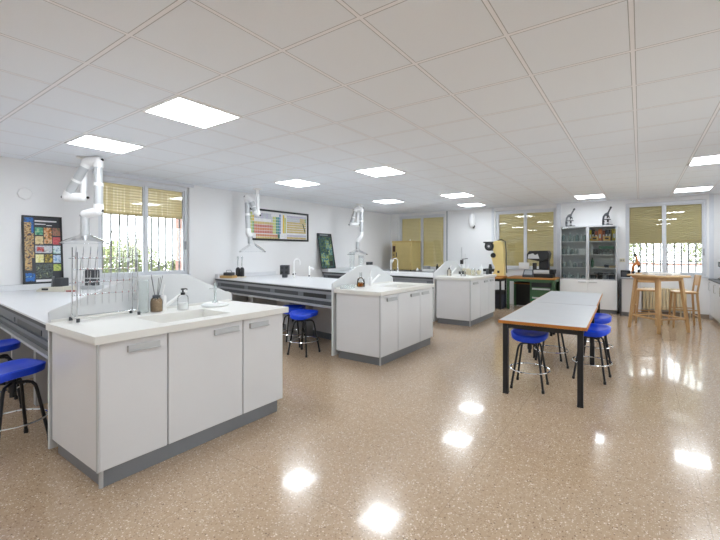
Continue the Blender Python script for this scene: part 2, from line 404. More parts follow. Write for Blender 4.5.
p = MB(); p.box((-.15,-.15,0),(.15,.15,3.2)); one(p,'brick_pillar',M['brick'],'red brick pillar standing outside the barred window','pillar',(-7.75,4.36,-.3),smooth=0)
w = MB(); w.box((-4,0,0),(4,.15,1.35)); w_ = thing('terrace_wall','white terrace wall with reddish coping outside the far right window','wall',(.4,14.2,-.3))
w.build('wall_face',M['white'],w_,0); MB().box((-4,-.03,1.35),(4,.18,1.40)).build('coping',M['brick'],w_,0)
g = MB().box((-30,-10,-.42),(25,40,-.3)).build('ground',M['ground'],None,0); struct(g)

# ------------------------------------------------------------------ ceiling lights
def ceiling_light():
    t = thing('ceiling_light','x','light',(0,0,0),0,'square ceiling light panels')
    f = MB(); a,b = .298,.275
    for p0,p1 in (((-a,-a),(a,-b)),((-a,b),(a,a)),((-a,-b),(-b,b)),((b,-b),(a,b))): f.box((p0[0],p0[1],-.012),(p1[0],p1[1],.002))
    f.build('lamp_frame', M['white'], t, 0); MB().box((-b,-b,-.008),(b,b,.0)).build('diffuser', M['lamp'], t, 0); return t
cells = [(-3,0,'largest glowing ceiling panel, nearest in the picture'),(-6,0,'glowing ceiling panel above the leftmost extraction arm'),
 (-3,5,'glowing ceiling panel in mid ceiling, right of the one by the second extraction arm'),(-6,5,'glowing ceiling panel just right of the second extraction arm mount'),
 (-3,10,'glowing ceiling panel second from the far wall, in front of the wall speaker'),(-6,10,'glowing ceiling panel near the far left corner, right of the third extraction arm'),
 (-3.6,13,'farthest glowing ceiling panel by the wall speaker on the far wall'),(1,13,'glowing ceiling panel above the tall glass cabinet'),
 (4,8,'glowing ceiling panel cut by the right edge of the picture'),(4,13,'glowing ceiling panel above the far right barred window'),
 (1,-2,'added unseen ceiling panel above the camera'),(4,-2,'added unseen ceiling panel behind the camera, right'),(4,3,'added unseen ceiling panel outside the frame on the right'),(-6,-5,'added unseen ceiling panel behind the camera, left'),(-3,-5,'added unseen ceiling panel behind the camera, middle')]  # this row: unseen panels, added to brighten the room
proto = None
for i,j,lab in cells:
    loc = (GX+.6*(i+.5), GY+.6*(j+.5), CE)
    if proto is None: proto = ceiling_light(); proto.location = loc; proto['label'] = lab
    else: dup(proto, loc, 0, lab)

# ------------------------------------------------------------------ camera, world
cam = bpy.data.cameras.new('camera'); co = bpy.data.objects.new('camera', cam); COL.objects.link(co); sc.camera = co
cam.sensor_width = 36; cam.lens = 386.02/720*36; cam.shift_x = (360-384.02)/720; cam.shift_y = (251.92-270)/720; cam.clip_start = .05
co.location = (0,0,1.436); co.rotation_euler = (PI/2,0,.586)
wd = bpy.data.worlds.new('sky'); sc.world = wd; wd.use_nodes = True
bg = wd.node_tree.nodes['Background']; bg.inputs[0].default_value = (.93,.97,1,1); bg.inputs[1].default_value = 5.6
sc.view_settings.view_transform = 'Standard'; sc.view_settings.look = 'None'; sc.view_settings.gamma = 1; sc.view_settings.exposure = 0.5
sc.cycles.transparent_max_bounces = 40; sc.cycles.max_bounces = 14; sc.cycles.diffuse_bounces = 8
# ------------------------------------------------------------------ sink units at the ends of the benches
ZT = .935
def base_cabinet(y0, y1, splits, handles, label, xb=-3.45, xf=-2.705):
    t = thing('base_cabinet', label, 'cabinet', (xb,y0,0), 0, 'white sink cabinets at the bench ends')
    L = y1-y0; D = xf-xb
    b = MB(); b.box((.02,.016,.105),(D-.024,L-.016,.785)); b.build('carcass', M['body'], t, 0, .002)
    p = MB(); p.box((.03,.03,0),(D-.02,L-.05,.105)); p.build('plinth', M['plinth'], t, 0, .003)
    for q in (0,L-.014): MB().box((.02,q,.107),(D-.006,q+.014,.887)).build('end_panel', M['body'], t, 0, .002)
    c = MB(); c.box((D-.024,-.002,.105),(D-.004,.006,.885)); c.cyl((D-.026,.026,0),(D-.026,.026,.105),.012,n=12); c.build('corner_profile', M['alu2'], t, 0, .002)
    ys = [y0]+splits+[y1]
    for k in range(3):
        a,b2 = ys[k]-y0+(.010 if k==0 else .005), ys[k+1]-y0-(.004 if k==2 else .005)
        d = MB(); d.box((D-.022,a,.11),(D,b2,.878)); do = d.build('door', M['door'], t, 0, .003)
        h0,h1 = handles[k][0]-y0, handles[k][1]-y0
        hb = MB(); hb.box((D,h0,.800),(D+.010,h1,.842)); hb.box((D+.006,h0,.800),(D+.022,h1,.808)); hb.box((D+.010,h0+.004,.806),(D+.012,h1-.004,.838),0)
        ho = hb.build('handle', M['alu2'], do, 0, .006)
        MB().box((D,h0-.004,.801),(D+.020,h0+.003,.843)).build('handle_cap', M['alu2'], ho, 0, .002)
    return t
def faucet(label, c, ang, big=1):
    t = thing('sink_faucet',label,'faucet',c,0,'white sink faucets')
    f = MB(); x=y=z = 0
    f.lathe([(.030*big,0),(.030*big,.012),(.022*big,.016),(.022*big,.11),(.018*big,.125),(0,.128)],(x,y,z),16)
    dx,dy = math.cos(ang), math.sin(ang)
    f.tube([(x+dx*.012,y+dy*.012,z+.030),(x+dx*.09,y+dy*.09,z+.09),(x+dx*.17,y+dy*.17,z+.150),(x+dx*.185,y+dy*.185,z+.142)],[.014*big,.013*big,.012*big,.011*big],10)
    o = f.build('faucet_body', M['white'], t); 
    l = MB(); l.tube([(x,y,z+.12),(x-dx*.006,y-dy*.006,z+.15),(x+dx*.01,y+dy*.01,z+.22)],[.009,.007,.006],8)
    l.build('lever', M['white'], t)
def worktop(y0, y1, label, xb=-3.45, xf=-2.665, basin=None, gable=None, fy=None, glabel='', flabel=''):
    t = thing('sink_worktop', label, 'worktop', (xb,y0,0), 0, 'cream sink worktops at the bench ends')
    L = y1-y0; D = xf-xb; z0 = .887; bx0,bx1,by0,by1 = [basin[0]-xb,basin[1]-xb,basin[2]-y0,basin[3]-y0]
    m = MB(); za = z0
    m.box((0,0,za),(D,by0,ZT)); m.box((0,by1,za),(D,L,ZT)); m.box((0,by0,za),(bx0,by1,ZT)); m.box((bx1,by0,za),(D,by1,ZT))
    m.build('slab', M['top'], t, 0)
    s = MB(); zb = .80; e = .006
    s.box((bx0-e,by0-e,zb-e),(bx1+e,by1+e,zb)); zt_ = z0-.0006; g_ = .003
    s.box((bx0-e-g_,by0-e-g_,zb),(bx0-g_,by1+e+g_,zt_)); s.box((bx1+g_,by0-e-g_,zb),(bx1+e+g_,by1+e+g_,zt_)); s.box((bx0-g_,by0-e-g_,zb),(bx1+g_,by0-g_,zt_)); s.box((bx0-g_,by1+g_,zb),(bx1+g_,by1+e+g_,zt_))
    so = s.build('basin', M['top'], t, 0); 
    MB().lathe([(.03,0),(.028,.004),(.01,.003),(0,.002)],((bx0+bx1)/2,(by0+by1)/2,zb),16).build('drain', M['chrome'], so)
    g = MB(); g.prism([(0,y-y0,z) for y,z in gable],(.022,0,0)); one(g,'splash_panel',M['splash'],glabel,'panel',(xb-.034,y0,0),'white splash panels behind the sinks',.004,smooth=0)
    u = MB(); u.box((-.008,.03,ZT),(.012,L-.03,ZT+.018)); u.build('upstand', M['top'], t, 0, .003)
    faucet(flabel, (xb+.075,fy,ZT), math.radians(75), 1.15)
    return t
def gable_pts(y0,y1,zt=1.236):
    L = y1-y0
    pts = [(y0-.01,0.03),(y0-.01,1.005)]
    for k in range(1,4):
        a = k/4; pts.append((y0-.01+.02*a, 1.005+.018*a))
    pts += [(y0+.36*L,zt-.012),(y0+.40*L,zt),(y0+.62*L,zt),(y0+.68*L,zt-.012),(y0+.955*L,1.035)]
    for k in range(1,5):
        a = k/4*PI/2; pts.append((y0+.955*L+.07*math.sin(a), .985+.05*math.cos(a)))
    pts += [(y0+L+.005,.60),(y0+L+.005,.03)]
    return pts
Y1a,Y1b = .978,2.415; Y2a,Y2b = 4.0,5.46; Y3a,Y3b = 7.08,8.56
base_cabinet(Y1a,Y1b,[1.39,1.992],[(1.14,1.335),(1.735,1.95),(2.055,2.245)],'large white cabinet in the left foreground with three grey handled doors', xb=-3.49)
base_cabinet(Y2a,Y2b,[4.417,5.037],[(4.137,4.379),(4.755,5.006),(5.084,5.311)],'white three-door cabinet in the middle, between the foreground and the farthest cabinet')
base_cabinet(Y3a,Y3b,[7.605,8.132],[(7.20,7.47),(7.83,8.06),(8.20,8.43)],'farthest white three-door cabinet, below the glassware clutter')
worktop(Y1a-.03,Y1b+.03,'cream worktop with sunken basin and sloped splash panel holding the draining rack',-3.49,-2.665,(-3.20,-2.80,1.40,1.95),gable_pts(Y1a,Y1b+.03),1.715,'white sloped splash panel behind the foreground sink, below the barred window','white faucet between brown reed bottle and soap bottle on the foreground worktop')
worktop(Y2a-.03,Y2b+.03,'cream worktop of the middle cabinet, with the amber flask on it',-3.45,-2.68,(-3.17,-2.80,4.62,5.15),gable_pts(Y2a-.03,Y2b+.03),4.72,'white sloped splash panel behind the amber flask on the middle unit','white faucet right of the amber flask on the middle worktop')
worktop(Y3a-.03,Y3b+.03,'cream worktop of the farthest cabinet, crowded with glassware',-3.45,-2.68,(-3.17,-2.80,7.75,8.25),gable_pts(Y3a-.03,Y3b+.03),7.66,'farthest white sloped splash panel, behind the glassware clutter','white faucet beside the retort stand on the farthest worktop')

# ------------------------------------------------------------------ long laboratory benches
ZB = .93
def bench(p0, p1, depth, label, doors, rail='mid'):
    # p0: near corner at the sink unit, p1: near corner at the wall; worktop drawn in true plan
    t = thing('lab_bench', label, 'bench', (p0[0],p0[1],0), 0, 'long white laboratory benches')
    ux,uy = p1[0]-p0[0], p1[1]-p0[1]; L = math.hypot(ux,uy)
    def P(a,d): return (ux*a, uy*a+d)                # a along (0 at sink unit, 1 at wall), d depth towards +y
    def slab(mb,a0,a1,d0,d1,z0,z1,m=0):
        q = [P(a0,d0),P(a1,d0),P(a1,d1),P(a0,d1)]
        mb.prism([(x,y,z0) for x,y in q],(0,0,z1-z0),m)
    m = MB(); slab(m,0,1,0,depth,.915,ZB); m.build('benchtop', M['bench'], t, 0)
    m = MB(); slab(m,0,1,.006,depth-.012,.885,.915); m.build('dark_edge', M['edge'], t, 0)
    m = MB(); slab(m,0,.995,.02,depth-.02,.845,.885); m.build('upper_rail', M[rail], t, 0)
    m = MB(); slab(m,0,.995,.045,depth-.045,.775,.845); tr = m.build('socket_trunking', M['grey'], t, 0)
    for a0,a1,mt in doors:
        m = MB(); slab(m,a0,a1,.040,.046,.782,.838); m.build('access_panel', mt, tr, 0)
    m = MB(); slab(m,0,.995,.025,depth-.025,.745,.775); m.build('middle_rail', M[rail], t, 0)
    m = MB(); slab(m,0,.995,.05,depth-.05,.685,.745); m.build('lower_trunking', M['dkgrey'], t, 0)
    m = MB(); slab(m,0,.995,.015,depth-.015,.662,.685); m.build('foot_rail', M['alu2'], t, 0)
    c = depth/2
    m = MB(); slab(m,.02,.995,c-.03,c+.03,.10,.662); m.build('spine_panel', M['body'], t, 0)
    m = MB(); slab(m,.02,.995,c-.04,c+.04,0,.10); m.build('spine_plinth', M['grey'], t, 0)
    for a in (.03,.36,.68,.985):
        m = MB(); slab(m,a-.012,a+.012,.16,depth-.16,0,.662); m.build('leg_frame', M['alu2'], t, 0)
    return t
pa = lambda *k: [(a,b,M[m]) for a,b,m in k]
bench((-3.53,.958),(-6.88,1.20),1.44,'nearest long white bench at the left edge, carrying the large animal poster',pa((.1,.36,'dkgrey'),(.4,.64,'grey'),(.68,.95,'dkgrey')),'grey')
bench((-3.49,3.985),(-6.88,4.43),1.46,'long white bench below the framed chart, ending at the middle cabinet',pa((.05,.20,'black'),(.24,.42,'dkgrey'),(.46,.66,'dkgrey'),(.7,.95,'dkgrey')))
bench((-3.49,7.03),(-6.88,7.46),1.40,'farthest long white bench, with the mustard oven beyond it',pa((.05,.30,'mid'),(.34,.62,'dkgrey'),(.66,.95,'dkgrey')))
for y0,y1,lab in ((1.21,2.62,'low white service ledge on the left wall under the animal poster'),(4.44,5.86,'low white service ledge on the left wall below the framed chart'),(7.47,8.82,'low white service ledge on the left wall under the dark nature poster')):
    m = MB(); m.box((0,0,0),(.22 if y0 > 7 else .10,y1-y0,.072)); one(m,'service_ledge',M['bench'],lab,'ledge',(XL+.004,y0,ZB),'white wall ledges',.004)

# ------------------------------------------------------------------ stools
def stool():
    t = thing('lab_stool','x','stool',(0,0,0),0,'blue laboratory stools')
    # moulded seat: superellipse plan, dished top, raised back lip
    mb = MB(); n = 40; rings = [0,.25,.5,.7,.85,.94,1.0]
    def sup(a,r):
        c,s = math.cos(a), math.sin(a); e = 3.2
        k = (abs(c)**e+abs(s)**e)**(-1/e); return c*k*r, s*k*r
    def zt(x,y,r):
        z = .016*r**2+ .030*max(0,y)**2*r*r
        z += .022*(abs(x)**3)*r - .020*max(0,-y)**3
        return .565+z-(.018 if r>.99 else (.004 if r>.93 else 0))
    vs = [(0,0,zt(0,0,0))]
    for r in rings[1:]:
        for j in range(n):
            x,y = sup(2*PI*j/n,r); vs.append((x*.185,y*.165,zt(x,y,r)))
    vb = []
    for r in (1.0,.9,.5):
        for j in range(n):
            x,y = sup(2*PI*j/n,r); vb.append((x*.18,y*.16,zt(x,y,r)-(.046 if r>.95 else .060 if r>.8 else .052)+(.016 if r<.95 else 0)*0))
    o = len(vs); vs += vb; vs.append((0,0,.515)); fs = [(0,1+j,1+(j+1)%n) for j in range(n)]
    k = len(rings)-1+3
    for i in range(k-1): fs += [(1+i*n+j,1+(i+1)*n+j,1+(i+1)*n+(j+1)%n,1+i*n+(j+1)%n) for j in range(n)]
    last = 1+(k-1)*n; fs += [(last+j,len(vs)-1,last+(j+1)%n) for j in range(n)]
    mb.add(vs,fs); mb.build('seat', M['blue'], t, 60)
    h = MB(); h.cyl((0,0,.40),(0,0,.53),.024); h.cyl((0,0,.36),(0,0,.40),.016); h.lathe([(.09,.522),(.09,.530),(0,.530)],(0,0,0),20); h.cyl((0,0,.455),(0,0,.475),.035)
    h.build('swivel_hub', M['blackmetal'], t)
    for k in range(4):
        a = PI/4+k*PI/2; dx,dy = math.cos(a),math.sin(a)
        L = MB(); L.tube([(dx*r,dy*r,z) for r,z in ((.012,.463),(.08,.466),(.115,.458),(.135,.435),(.145,.40),(.175,.25),(.205,.10),(.222,.012))],.0115,8)
        lo = L.build('leg', M['blackmetal'], t)
        f = MB(); f.cyl((dx*.2215,dy*.2215,0),(dx*.2205,dy*.2205,.03),.015,n=10); f.build('foot_cap', M['black'], lo)
    r_ = MB(); r_.ring((0,0,.19),.200,.0075,36,8); r_.build('foot_ring', M['chrome'], t)
    return t
S0 = stool()
spots = [(-3.88,.86,.2,'blue stool in the left foreground, beside the big white cabinet'),(-4.93,.98,-.1,'blue stool cut by the left picture edge, behind the foreground stool'),
 (-3.97,3.93,.15,'blue stool at the second bench, in front of the middle cabinet'),(-4.48,4.20,.5,'blue stool mostly hidden behind the stool at the second bench'),
 (-.985,4.30,.05,'blue stool under the near end of the table, left side'),(-.95,5.30,.4,'blue stool hidden under the middle of the table, only its legs showing'),
 (-.46,4.98,-.1,'blue stool at the right side of the table, nearer of the two'),(-.50,5.88,.15,'blue stool at the right side of the table, farther of the two')]
for i,(x,y,a,lab) in enumerate(spots):
    if i == 0: S0.location = (x,y,0); S0.rotation_euler = (0,0,a); S0['label'] = lab
    else: dup(S0,(x,y,0),a,lab)

# ------------------------------------------------------------------ two work tables end to end
def work_table(L):
    W = .80; t = thing('work_table','x','table',(0,0,0),0,'grey topped work tables')
    m = MB(); m.box((.008,.008,.716),(W-.008,L-.008,.75)); m.build('tabletop', M['tabletop'], t, 0, .002)
    e = MB(); z0,z1 = .718,.747
    e.box((0,0,z0),(W,.009,z1)); e.box((0,L-.009,z0),(W,L,z1)); e.box((0,.009,z0),(.009,L-.009,z1)); e.box((W-.009,.009,z0),(W,L-.009,z1)); e.build('edge_band', M['edgewood'], t, 0)
    f = MB()
    f.box((.04,.045,.665),(W-.04,.075,.716)); f.box((.04,L-.075,.665),(W-.04,L-.045,.716)); f.box((.04,.075,.665),(.07,L-.075,.716)); f.box((W-.07,.075,.665),(W-.04,L-.075,.716)); f.build('frame', M['blackmetal'], t, 0, .002)
    for x in (.035,W-.085):
        for y in (.04,L-.09):
            l = MB(); l.box((x,y,.012),(x+.05,y+.05,.716)); lo = l.build('leg', M['blackmetal'], t, 0, .003)
            c = MB(); c.box((x-.002,y-.002,0),(x+.052,y+.052,.014)); c.build('foot_cap', M['black'], lo, 0, .002)
    return t
tr = .028
t1 = work_table(1.66); t1.location = (-1.20,3.90,0); t1.rotation_euler = (0,0,tr); t1['label'] = 'nearer grey-topped work table with wooden edge band and black legs'
t2 = work_table(1.74); t2.location = (-1.20-1.665*math.sin(tr)-.01,3.90+1.665*math.cos(tr),0); t2.rotation_euler = (0,0,tr+.008); t2['label'] = 'farther grey-topped work table, pushed end to end behind the nearer one'

# ------------------------------------------------------------------ extraction arms hanging from the ceiling
def arm(name_label, mount, pts, s=1.0):
    """pts: low (end of ceiling stem), elbow_low, elbow_top, top2, down, side, hood_top, hood_bottom (all relative to the mount)"""
    t = thing('extraction_arm', name_label, 'extraction arm', mount, 0, 'white ceiling extraction arms')
    m = MB(); m.lathe([(.09,0),(.09,-.012),(.05,-.02),(.045,-.03)],n=20); m.build('ceiling_plate', M['white'], t)
    V = [Vector(p) for p in pts]; low,el,tp,t2,dn,sd,ht,hb = V
    st = MB(); st.cyl((0,0,-.01),(low.x,low.y,low.z-.03),.036*s); st.build('stem', M['white'], t)
    def joint(a,b,r):
        j = MB(); d = (b-a).normalized(); j.tube([a-d*.04,a-d*.015,a,b,b+d*.015,b+d*.04],[r*.6,r*.95,r,r,r*.95,r*.6],16)
        o = j.build('joint', M['white'], t)
        for q in (a-d*.05,b+d*.05):
            k = MB(); k.ball(q,.018,10); k.build('knob', M['black'], o)
    joint(low,el,.060*s)
    def pipe(a,b,r):
        d = (b-a); p = MB(); p.cyl(a,b,r,n=20); o = p.build('tube', M['alu2'], t)
        for u,v in ((.0,.14),(.44,.50),(.86,1.0)): MB().cyl(a+d*u,a+d*v,r*1.13,n=20).build('collar', M['white'], o)
    pipe(el,tp,.050*s); joint(tp,t2,.062*s); pipe(t2,dn,.050*s); joint(dn,sd,.058*s)
    p = MB(); p.cyl(sd,ht,.048*s,n=20); p.build('drop_tube', M['alu2'], t)
    h = MB(); H = ht.z-hb.z; r = .26*s
    h.shell([(.05*s,H+.02),(.055*s,H),(.10*s,H*.8),(.18*s,H*.45),(.245*s,H*.12),(r,0),(r*1.01,-.012)],(hb.x,hb.y,hb.z),32)
    h.build('clear_hood', M['acrylic'], t, 60, normals=False)
    rr = MB(); rr.ring((hb.x,hb.y,hb.z-.012),r*1.01,.006,36); rr.build('hood_rim', M['acrylic'], t)
    return t
def rel(m,ps): return [tuple(p[i]-m[i] for i in range(3)) for p in ps]
m1 = (-6.08,2.05,CE)
arm('white jointed extraction arm at the left, hanging beside the barred window', m1, rel(m1,[(-6.06,2.03,2.147),(-6.19,1.895,2.147),(-5.965,2.04,2.60),(-5.845,2.12,2.62),(-5.845,2.12,1.96),(-5.992,2.024,1.921),(-5.992,2.024,1.66),(-5.992,2.024,1.555)]))
m2 = (-6.278,4.954,CE)
arm('white jointed extraction arm in front of the framed chart', m2, rel(m2,[(-6.27,4.96,2.18),(-6.30,4.94,2.20),(-6.385,4.885,2.45),(-6.455,4.84,2.50),(-6.43,4.855,1.80),(-6.40,4.87,1.76),(-6.40,4.875,1.60),(-6.36,4.9,1.45)]), .95)
m3 = (-6.07,7.99,CE)
arm('farthest white extraction arm, folded down near the dark nature poster', m3, rel(m3,[(-6.11,7.95,2.14),(-6.24,7.86,2.14),(-6.14,7.93,2.54),(-6.02,8.01,2.56),(-6.02,8.01,1.86),(-6.10,7.95,1.72),(-6.10,7.95,1.50),(-6.10,7.95,1.38)]))
# ------------------------------------------------------------------ things on the nearest sink unit
t = thing('draining_rack','tall chrome wire draining rack standing on the foreground worktop','rack',(-3.40,1.085,ZT))
f = MB(); H_ = .535
for y in (0,.40):
    for x in (-.045,.045):
        f.tube([(x,y,.02),(x,y,H_ if x<0 else .50)],.0045,6)
    f.tube([(-.075,y,.022),(.075,y,.022)],.005,6)
    for z in (.12,.30,.47): f.tube([(-.045,y,z),(.045,y,z)],.003,5)
f.tube([(0,0,.035),(0,.40,.035)],.005,6)
levels = ((-.045,.455),(.045,.375),(-.045,.275),(.045,.19))
for x,z in levels: f.tube([(x,-.02,z),(x,.405,z)],.0035,6)
fo = f.build('wire_frame', M['chrome'], t)
for x,z in ((-.075,0),(.075,0)):
    for y in (0,.40): MB().cyl((x*.9,y,0),(x*.9,y,.026),.011,n=10).build('foot', M['dkgrey'], t)
pg = MB(); pg.tube([(0,0,0),(0,0,.012),(.012,0,.06),(.014,0,.085)],[.003,.0028,.0025,.0025],6); pg.tube([(0,0,-.002),(0,0,-.075)],.0017,5)
tip = MB(); tip.cyl((0,0,-.004),(0,0,.006),.0038,n=8)
p0 = pg.build('drain_peg', M['chrome'], t); q0 = tip.build('peg_collar', M['red'], p0)
k = 0
for x,z in levels:
    for i in range(9):
        y = .02+i*.045
        if k == 0: p0.location = (x,y,z)
        else: c = copy_tree(p0, t); c.location = (x,y,z)
        k += 1
m = MB(); m.shell([(.001,.004),(.040,.004),(.042,.006),(.042,.262),(.046,.272)],n=28); m.shell([(.034,.260),(.034,.008),(.001,.008)],n=28)
one(m,'glass_cylinder',M['frost'],'pale glass cylinder standing just right of the wire draining rack','glass jar',(-3.405,1.548,ZT),smooth=60)
t = thing('reed_diffuser','brown glass bottle with dry reeds, between glass cylinder and white tap','diffuser',(-3.375,1.64,ZT))
MB().lathe([(.0,0),(.040,.0),(.045,.006),(.046,.085),(.040,.108),(.026,.122),(.026,.128)],n=24).build('bottle', M['smoke'], t, 60)
MB().lathe([(0,.006),(.041,.006),(.042,.095),(.034,.105),(0,.105)],n=20).build('filling', M['sepia'], t, 60)
MB().lathe([(.029,.118),(.030,.120),(.030,.138),(.020,.142),(0,.142)],n=20).build('collar', M['dkgrey'], t)
for a,l in ((.2,.23),(1.6,.24),(2.4,.22),(3.6,.25),(5.0,.235)):
    MB().tube([(.01*math.cos(a),.01*math.sin(a),.10),(.045*math.cos(a),.05*math.sin(a),.06+l)],.0022,5).build('reed', M['dkgrey'], t)
t = thing('soap_dispenser','clear soap bottle with black pump, right of the white tap','soap dispenser',(-3.305,1.825,ZT))
MB().lathe([(0,0),(.040,0),(.043,.006),(.043,.105),(.036,.122),(.016,.130),(.016,.136)],n=24).build('bottle', M['acrylic'], t, 60)
MB().lathe([(0,.006),(.039,.006),(.040,.06),(0,.061)],n=20).build('soap', M['soapw'], t, 60)
p = MB(); p.lathe([(.018,.130),(.018,.150),(.008,.152),(.006,.172),(.016,.174),(.016,.184),(0,.186)],n=16); p.tube([(0,0,.179),(-.01,.03,.180),(-.012,.046,.172)],.005,8); p.build('pump', M['black'], t)
t = thing('glass_stand','clear glass stand with round foot and upright tube at the worktop end','stand',(-3.29,2.12,ZT))
MB().lathe([(0,0),(.112,0),(.118,.006),(.118,.018),(.105,.024),(0,.026)],n=36).build('round_foot', M['soapw'], t, 60)
MB().lathe([(.090,.026),(.09,.030),(0,.031)],n=30).build('foot_plate', M['white'], t, 60)
q = MB(); q.shell([(.012,.03),(.012,.215)],n=14); q.shell([(.009,.215),(.009,.03)],n=14); q.lathe([(.03,.03),(.02,.05),(.013,.055)],n=16); q.build('upright_tube', M['frost'], t, 60)
MB().tube([(-.002,-.055,.165),(.0,.055,.165)],.005,8).build('cross_bar', M['frost'], t)

# ------------------------------------------------------------------ microscopes
def microscope(label, loc, rz, s, mats, tilt=.5, group=None, name='microscope'):
    """faces +x: arm at the back (-x), tube leaning"""
    body,dark = mats; t = thing(name,label,'microscope',loc,rz,group)
    b = MB(); b.prism([(-.10*s,-.075*s,0),(.12*s,-.085*s,0),(.13*s,-.05*s,0),(.02*s,-.03*s,0),(.02*s,.03*s,0),(.13*s,.05*s,0),(.12*s,.085*s,0),(-.10*s,.075*s,0)],(0,0,.032*s)); b.build('base', body, t, 30, .006*s)
    a = MB(); pts = [(-.085,.03),(-.088,.14),(-.075,.24),(-.035,.30),(.0,.325)]
    a.tube([(x*s,0,z*s) for x,z in pts],[.028*s,.026*s,.026*s,.028*s,.026*s],12); a.build('arm', body, t)
    g = MB(); g.box((-.07*s,-.06*s,.155*s),(.085*s,.06*s,.170*s)); g.box((-.02*s,-.035*s,.170*s),(.03*s,.035*s,.176*s)); g.build('stage', dark, t, 0, .003*s)
    c = MB(); c.cyl((.02*s,0,.09*s),(.02*s,0,.152*s),.022*s,n=14); c.cyl((.02*s,0,.04*s),(.02*s,0,.06*s),.03*s,n=14); c.build('condenser', dark, t)
    d = Vector((math.sin(tilt),0,math.cos(tilt))); o = Vector((.01*s,0,.30*s))
    u = MB(); u.tube([o-d*.05*s, o+d*.02*s, o+d*.05*s, o+d*.17*s],[.030*s,.034*s,.021*s,.019*s],14); u.build('tube', body, t)
    e = MB(); e.tube([o+d*.165*s, o+d*.175*s, o+d*.215*s],[.021*s,.024*s,.022*s],14); e.build('eyepiece', dark, t)
    n = MB(); n.ball((.025*s,0,.255*s),(.034*s,.034*s,.022*s),14)
    no = n.build('nosepiece', dark, t)
    for k in range(3):
        aa = 2*PI*k/3+.3; q = Vector((.026*s+.020*s*math.cos(aa),.020*s*math.sin(aa),.245*s)); w = Vector((.3*math.cos(aa),.3*math.sin(aa),-1)).normalized()
        MB().cyl(q,q+w*.05*s,.011*s,.008*s,10).build('objective', dark, no)
    for y in (-1,1):
        MB().cyl((-.082*s,y*.026*s,.11*s),(-.082*s,y*.055*s,.11*s),.026*s,n=16).build('focus_knob', dark, t)
    return t
M['scopegrey'] = pm('microscope_grey',(112,114,118),.4,metal=.2); M['scopebeige'] = pm('instrument_beige',(206,202,188),.45)
t = thing('laboratory_balance','flat beige laboratory instrument with dark block, in front of the animal poster','instrument',(-6.30,1.83,ZB),.62)
b = MB(); b.prism([(-.17,-.12,0),(-.17,-.12,.022),(-.11,-.12,.055),(.16,-.12,.062),(.17,-.12,.05),(.17,-.12,0)],(0,.24,0)); b.build('housing',M['scopebeige'],t,30,.006)
MB().box((.0,-.06,.062),(.10,.06,.17)).build('dark_block',M['dkgrey'],t,0,.008); MB().tube([(-.06,.0,.055),(-.06,0,.12),(-.05,0,.19)],[.018,.014,.012],10).build('post',M['scopegrey'],t)
MB().box((-.10,-.1225,.02),(-.02,-.119,.045)).build('display',M['black'],t,0)
t = thing('twin_cell_instrument','grey instrument with two dark upright cells, seen through the wire draining rack','instrument',(-6.24,2.19,ZB),.55)
b = MB(); b.box((-.11,-.08,0),(.11,.08,.05)); b.build('base', M['alu2'], t, 0, .008)
for x in (-.048,.048):
    c = MB(); c.lathe([(.044,.05),(.044,.245),(.036,.262),(0,.265)],(x,0,0),20); co_ = c.build('dark_cell', M['dkgrey'], t)
    MB().lathe([(.046,.14),(.046,.155)],(x,0,0),20).build('cell_band', M['alu'], co_)
MB().box((-.1,-.055,.265),(.1,.055,.285)).build('lid', M['white'], t, 0, .006)
m = MB(); m.box((-.05,-.03,0),(.05,.03,.018)); one(m,'red_case',M['red'],'small red case lying beside the flat beige instrument on the nearest bench','case',(-6.03,1.89,ZB),bevel=.006,rz=.4)

# ------------------------------------------------------------------ pictures on the left wall
cols = dict(teal=[(40,110,84),(96,168,138),(180,200,150)],flower=[(80,90,50),(196,120,60),(224,190,150),(90,60,40)],rust=[(120,90,80),(176,120,100),(90,110,80)],
 beige=[(190,170,120),(226,206,160),(120,90,60)],redd=[(180,60,70),(206,96,100),(150,50,50)],pale=[(150,160,180),(206,206,210),(120,110,110)],redfish=[(150,150,160),(190,50,44),(120,40,40)],
 blue=[(70,120,150),(220,230,236),(110,160,140)],lem=[(206,196,110),(236,228,176),(150,160,70)],bee=[(206,180,60),(60,50,30),(236,210,100)],sky=[(120,160,200),(206,220,236),(90,130,170)],
 dark=[(40,50,50),(90,100,96),(30,34,36),(140,150,120)],grass=[(120,150,60),(200,206,110),(80,120,60)],fur=[(60,60,70),(150,110,70),(206,176,120),(90,80,80),(180,150,110)],sea=[(30,90,160),(40,110,190),(20,40,70),(120,170,210)])
PIC = {k:picture('print_'+k,v,26) for k,v in cols.items()}
M['posterbg'] = pm('poster_dark',(48,50,58),.35); M['ink'] = pm('poster_white_print',(226,226,228),.4)
def leaning(label, y0, w, h, lean, zb, name='framed_poster'):
    """local: x along the wall (+y world), z up, face towards -y local (into the room)"""
    t = thing(name,label,'poster',(XL+.01+lean,y0,zb),PI/2); t.rotation_euler = (math.atan2(lean,h)*-1,0,PI/2)
    return t
def framebars(t,w,h,e,d,mat):
    f = MB(); f.box((0,0,0),(w,d,e)); f.box((0,0,h-e),(w,d,h)); f.box((0,0,e),(e,d,h-e)); f.box((w-e,0,e),(w,d,h-e)); return f.build('frame',mat,t,0,.002)
w,h = .43,.93
t = leaning('dark framed poster of animal and plant pictures leaning on the left wall',1.62,w,h,.075,1.004)
framebars(t,w,h,.022,.018,M['black'])
mats = [M['posterbg'],M['ink']]+[PIC[k] for k in cols]; ix = {k:i+2 for i,k in enumerate(cols)}
P_ = MB(); y = .010
def rect(a,b,c,d,m,yy):  # fractions from the left / top
    P_.quad((a*w,yy,(1-d)*h),(b*w,yy,(1-d)*h),(b*w,yy,(1-c)*h),(a*w,yy,(1-c)*h),m=m)
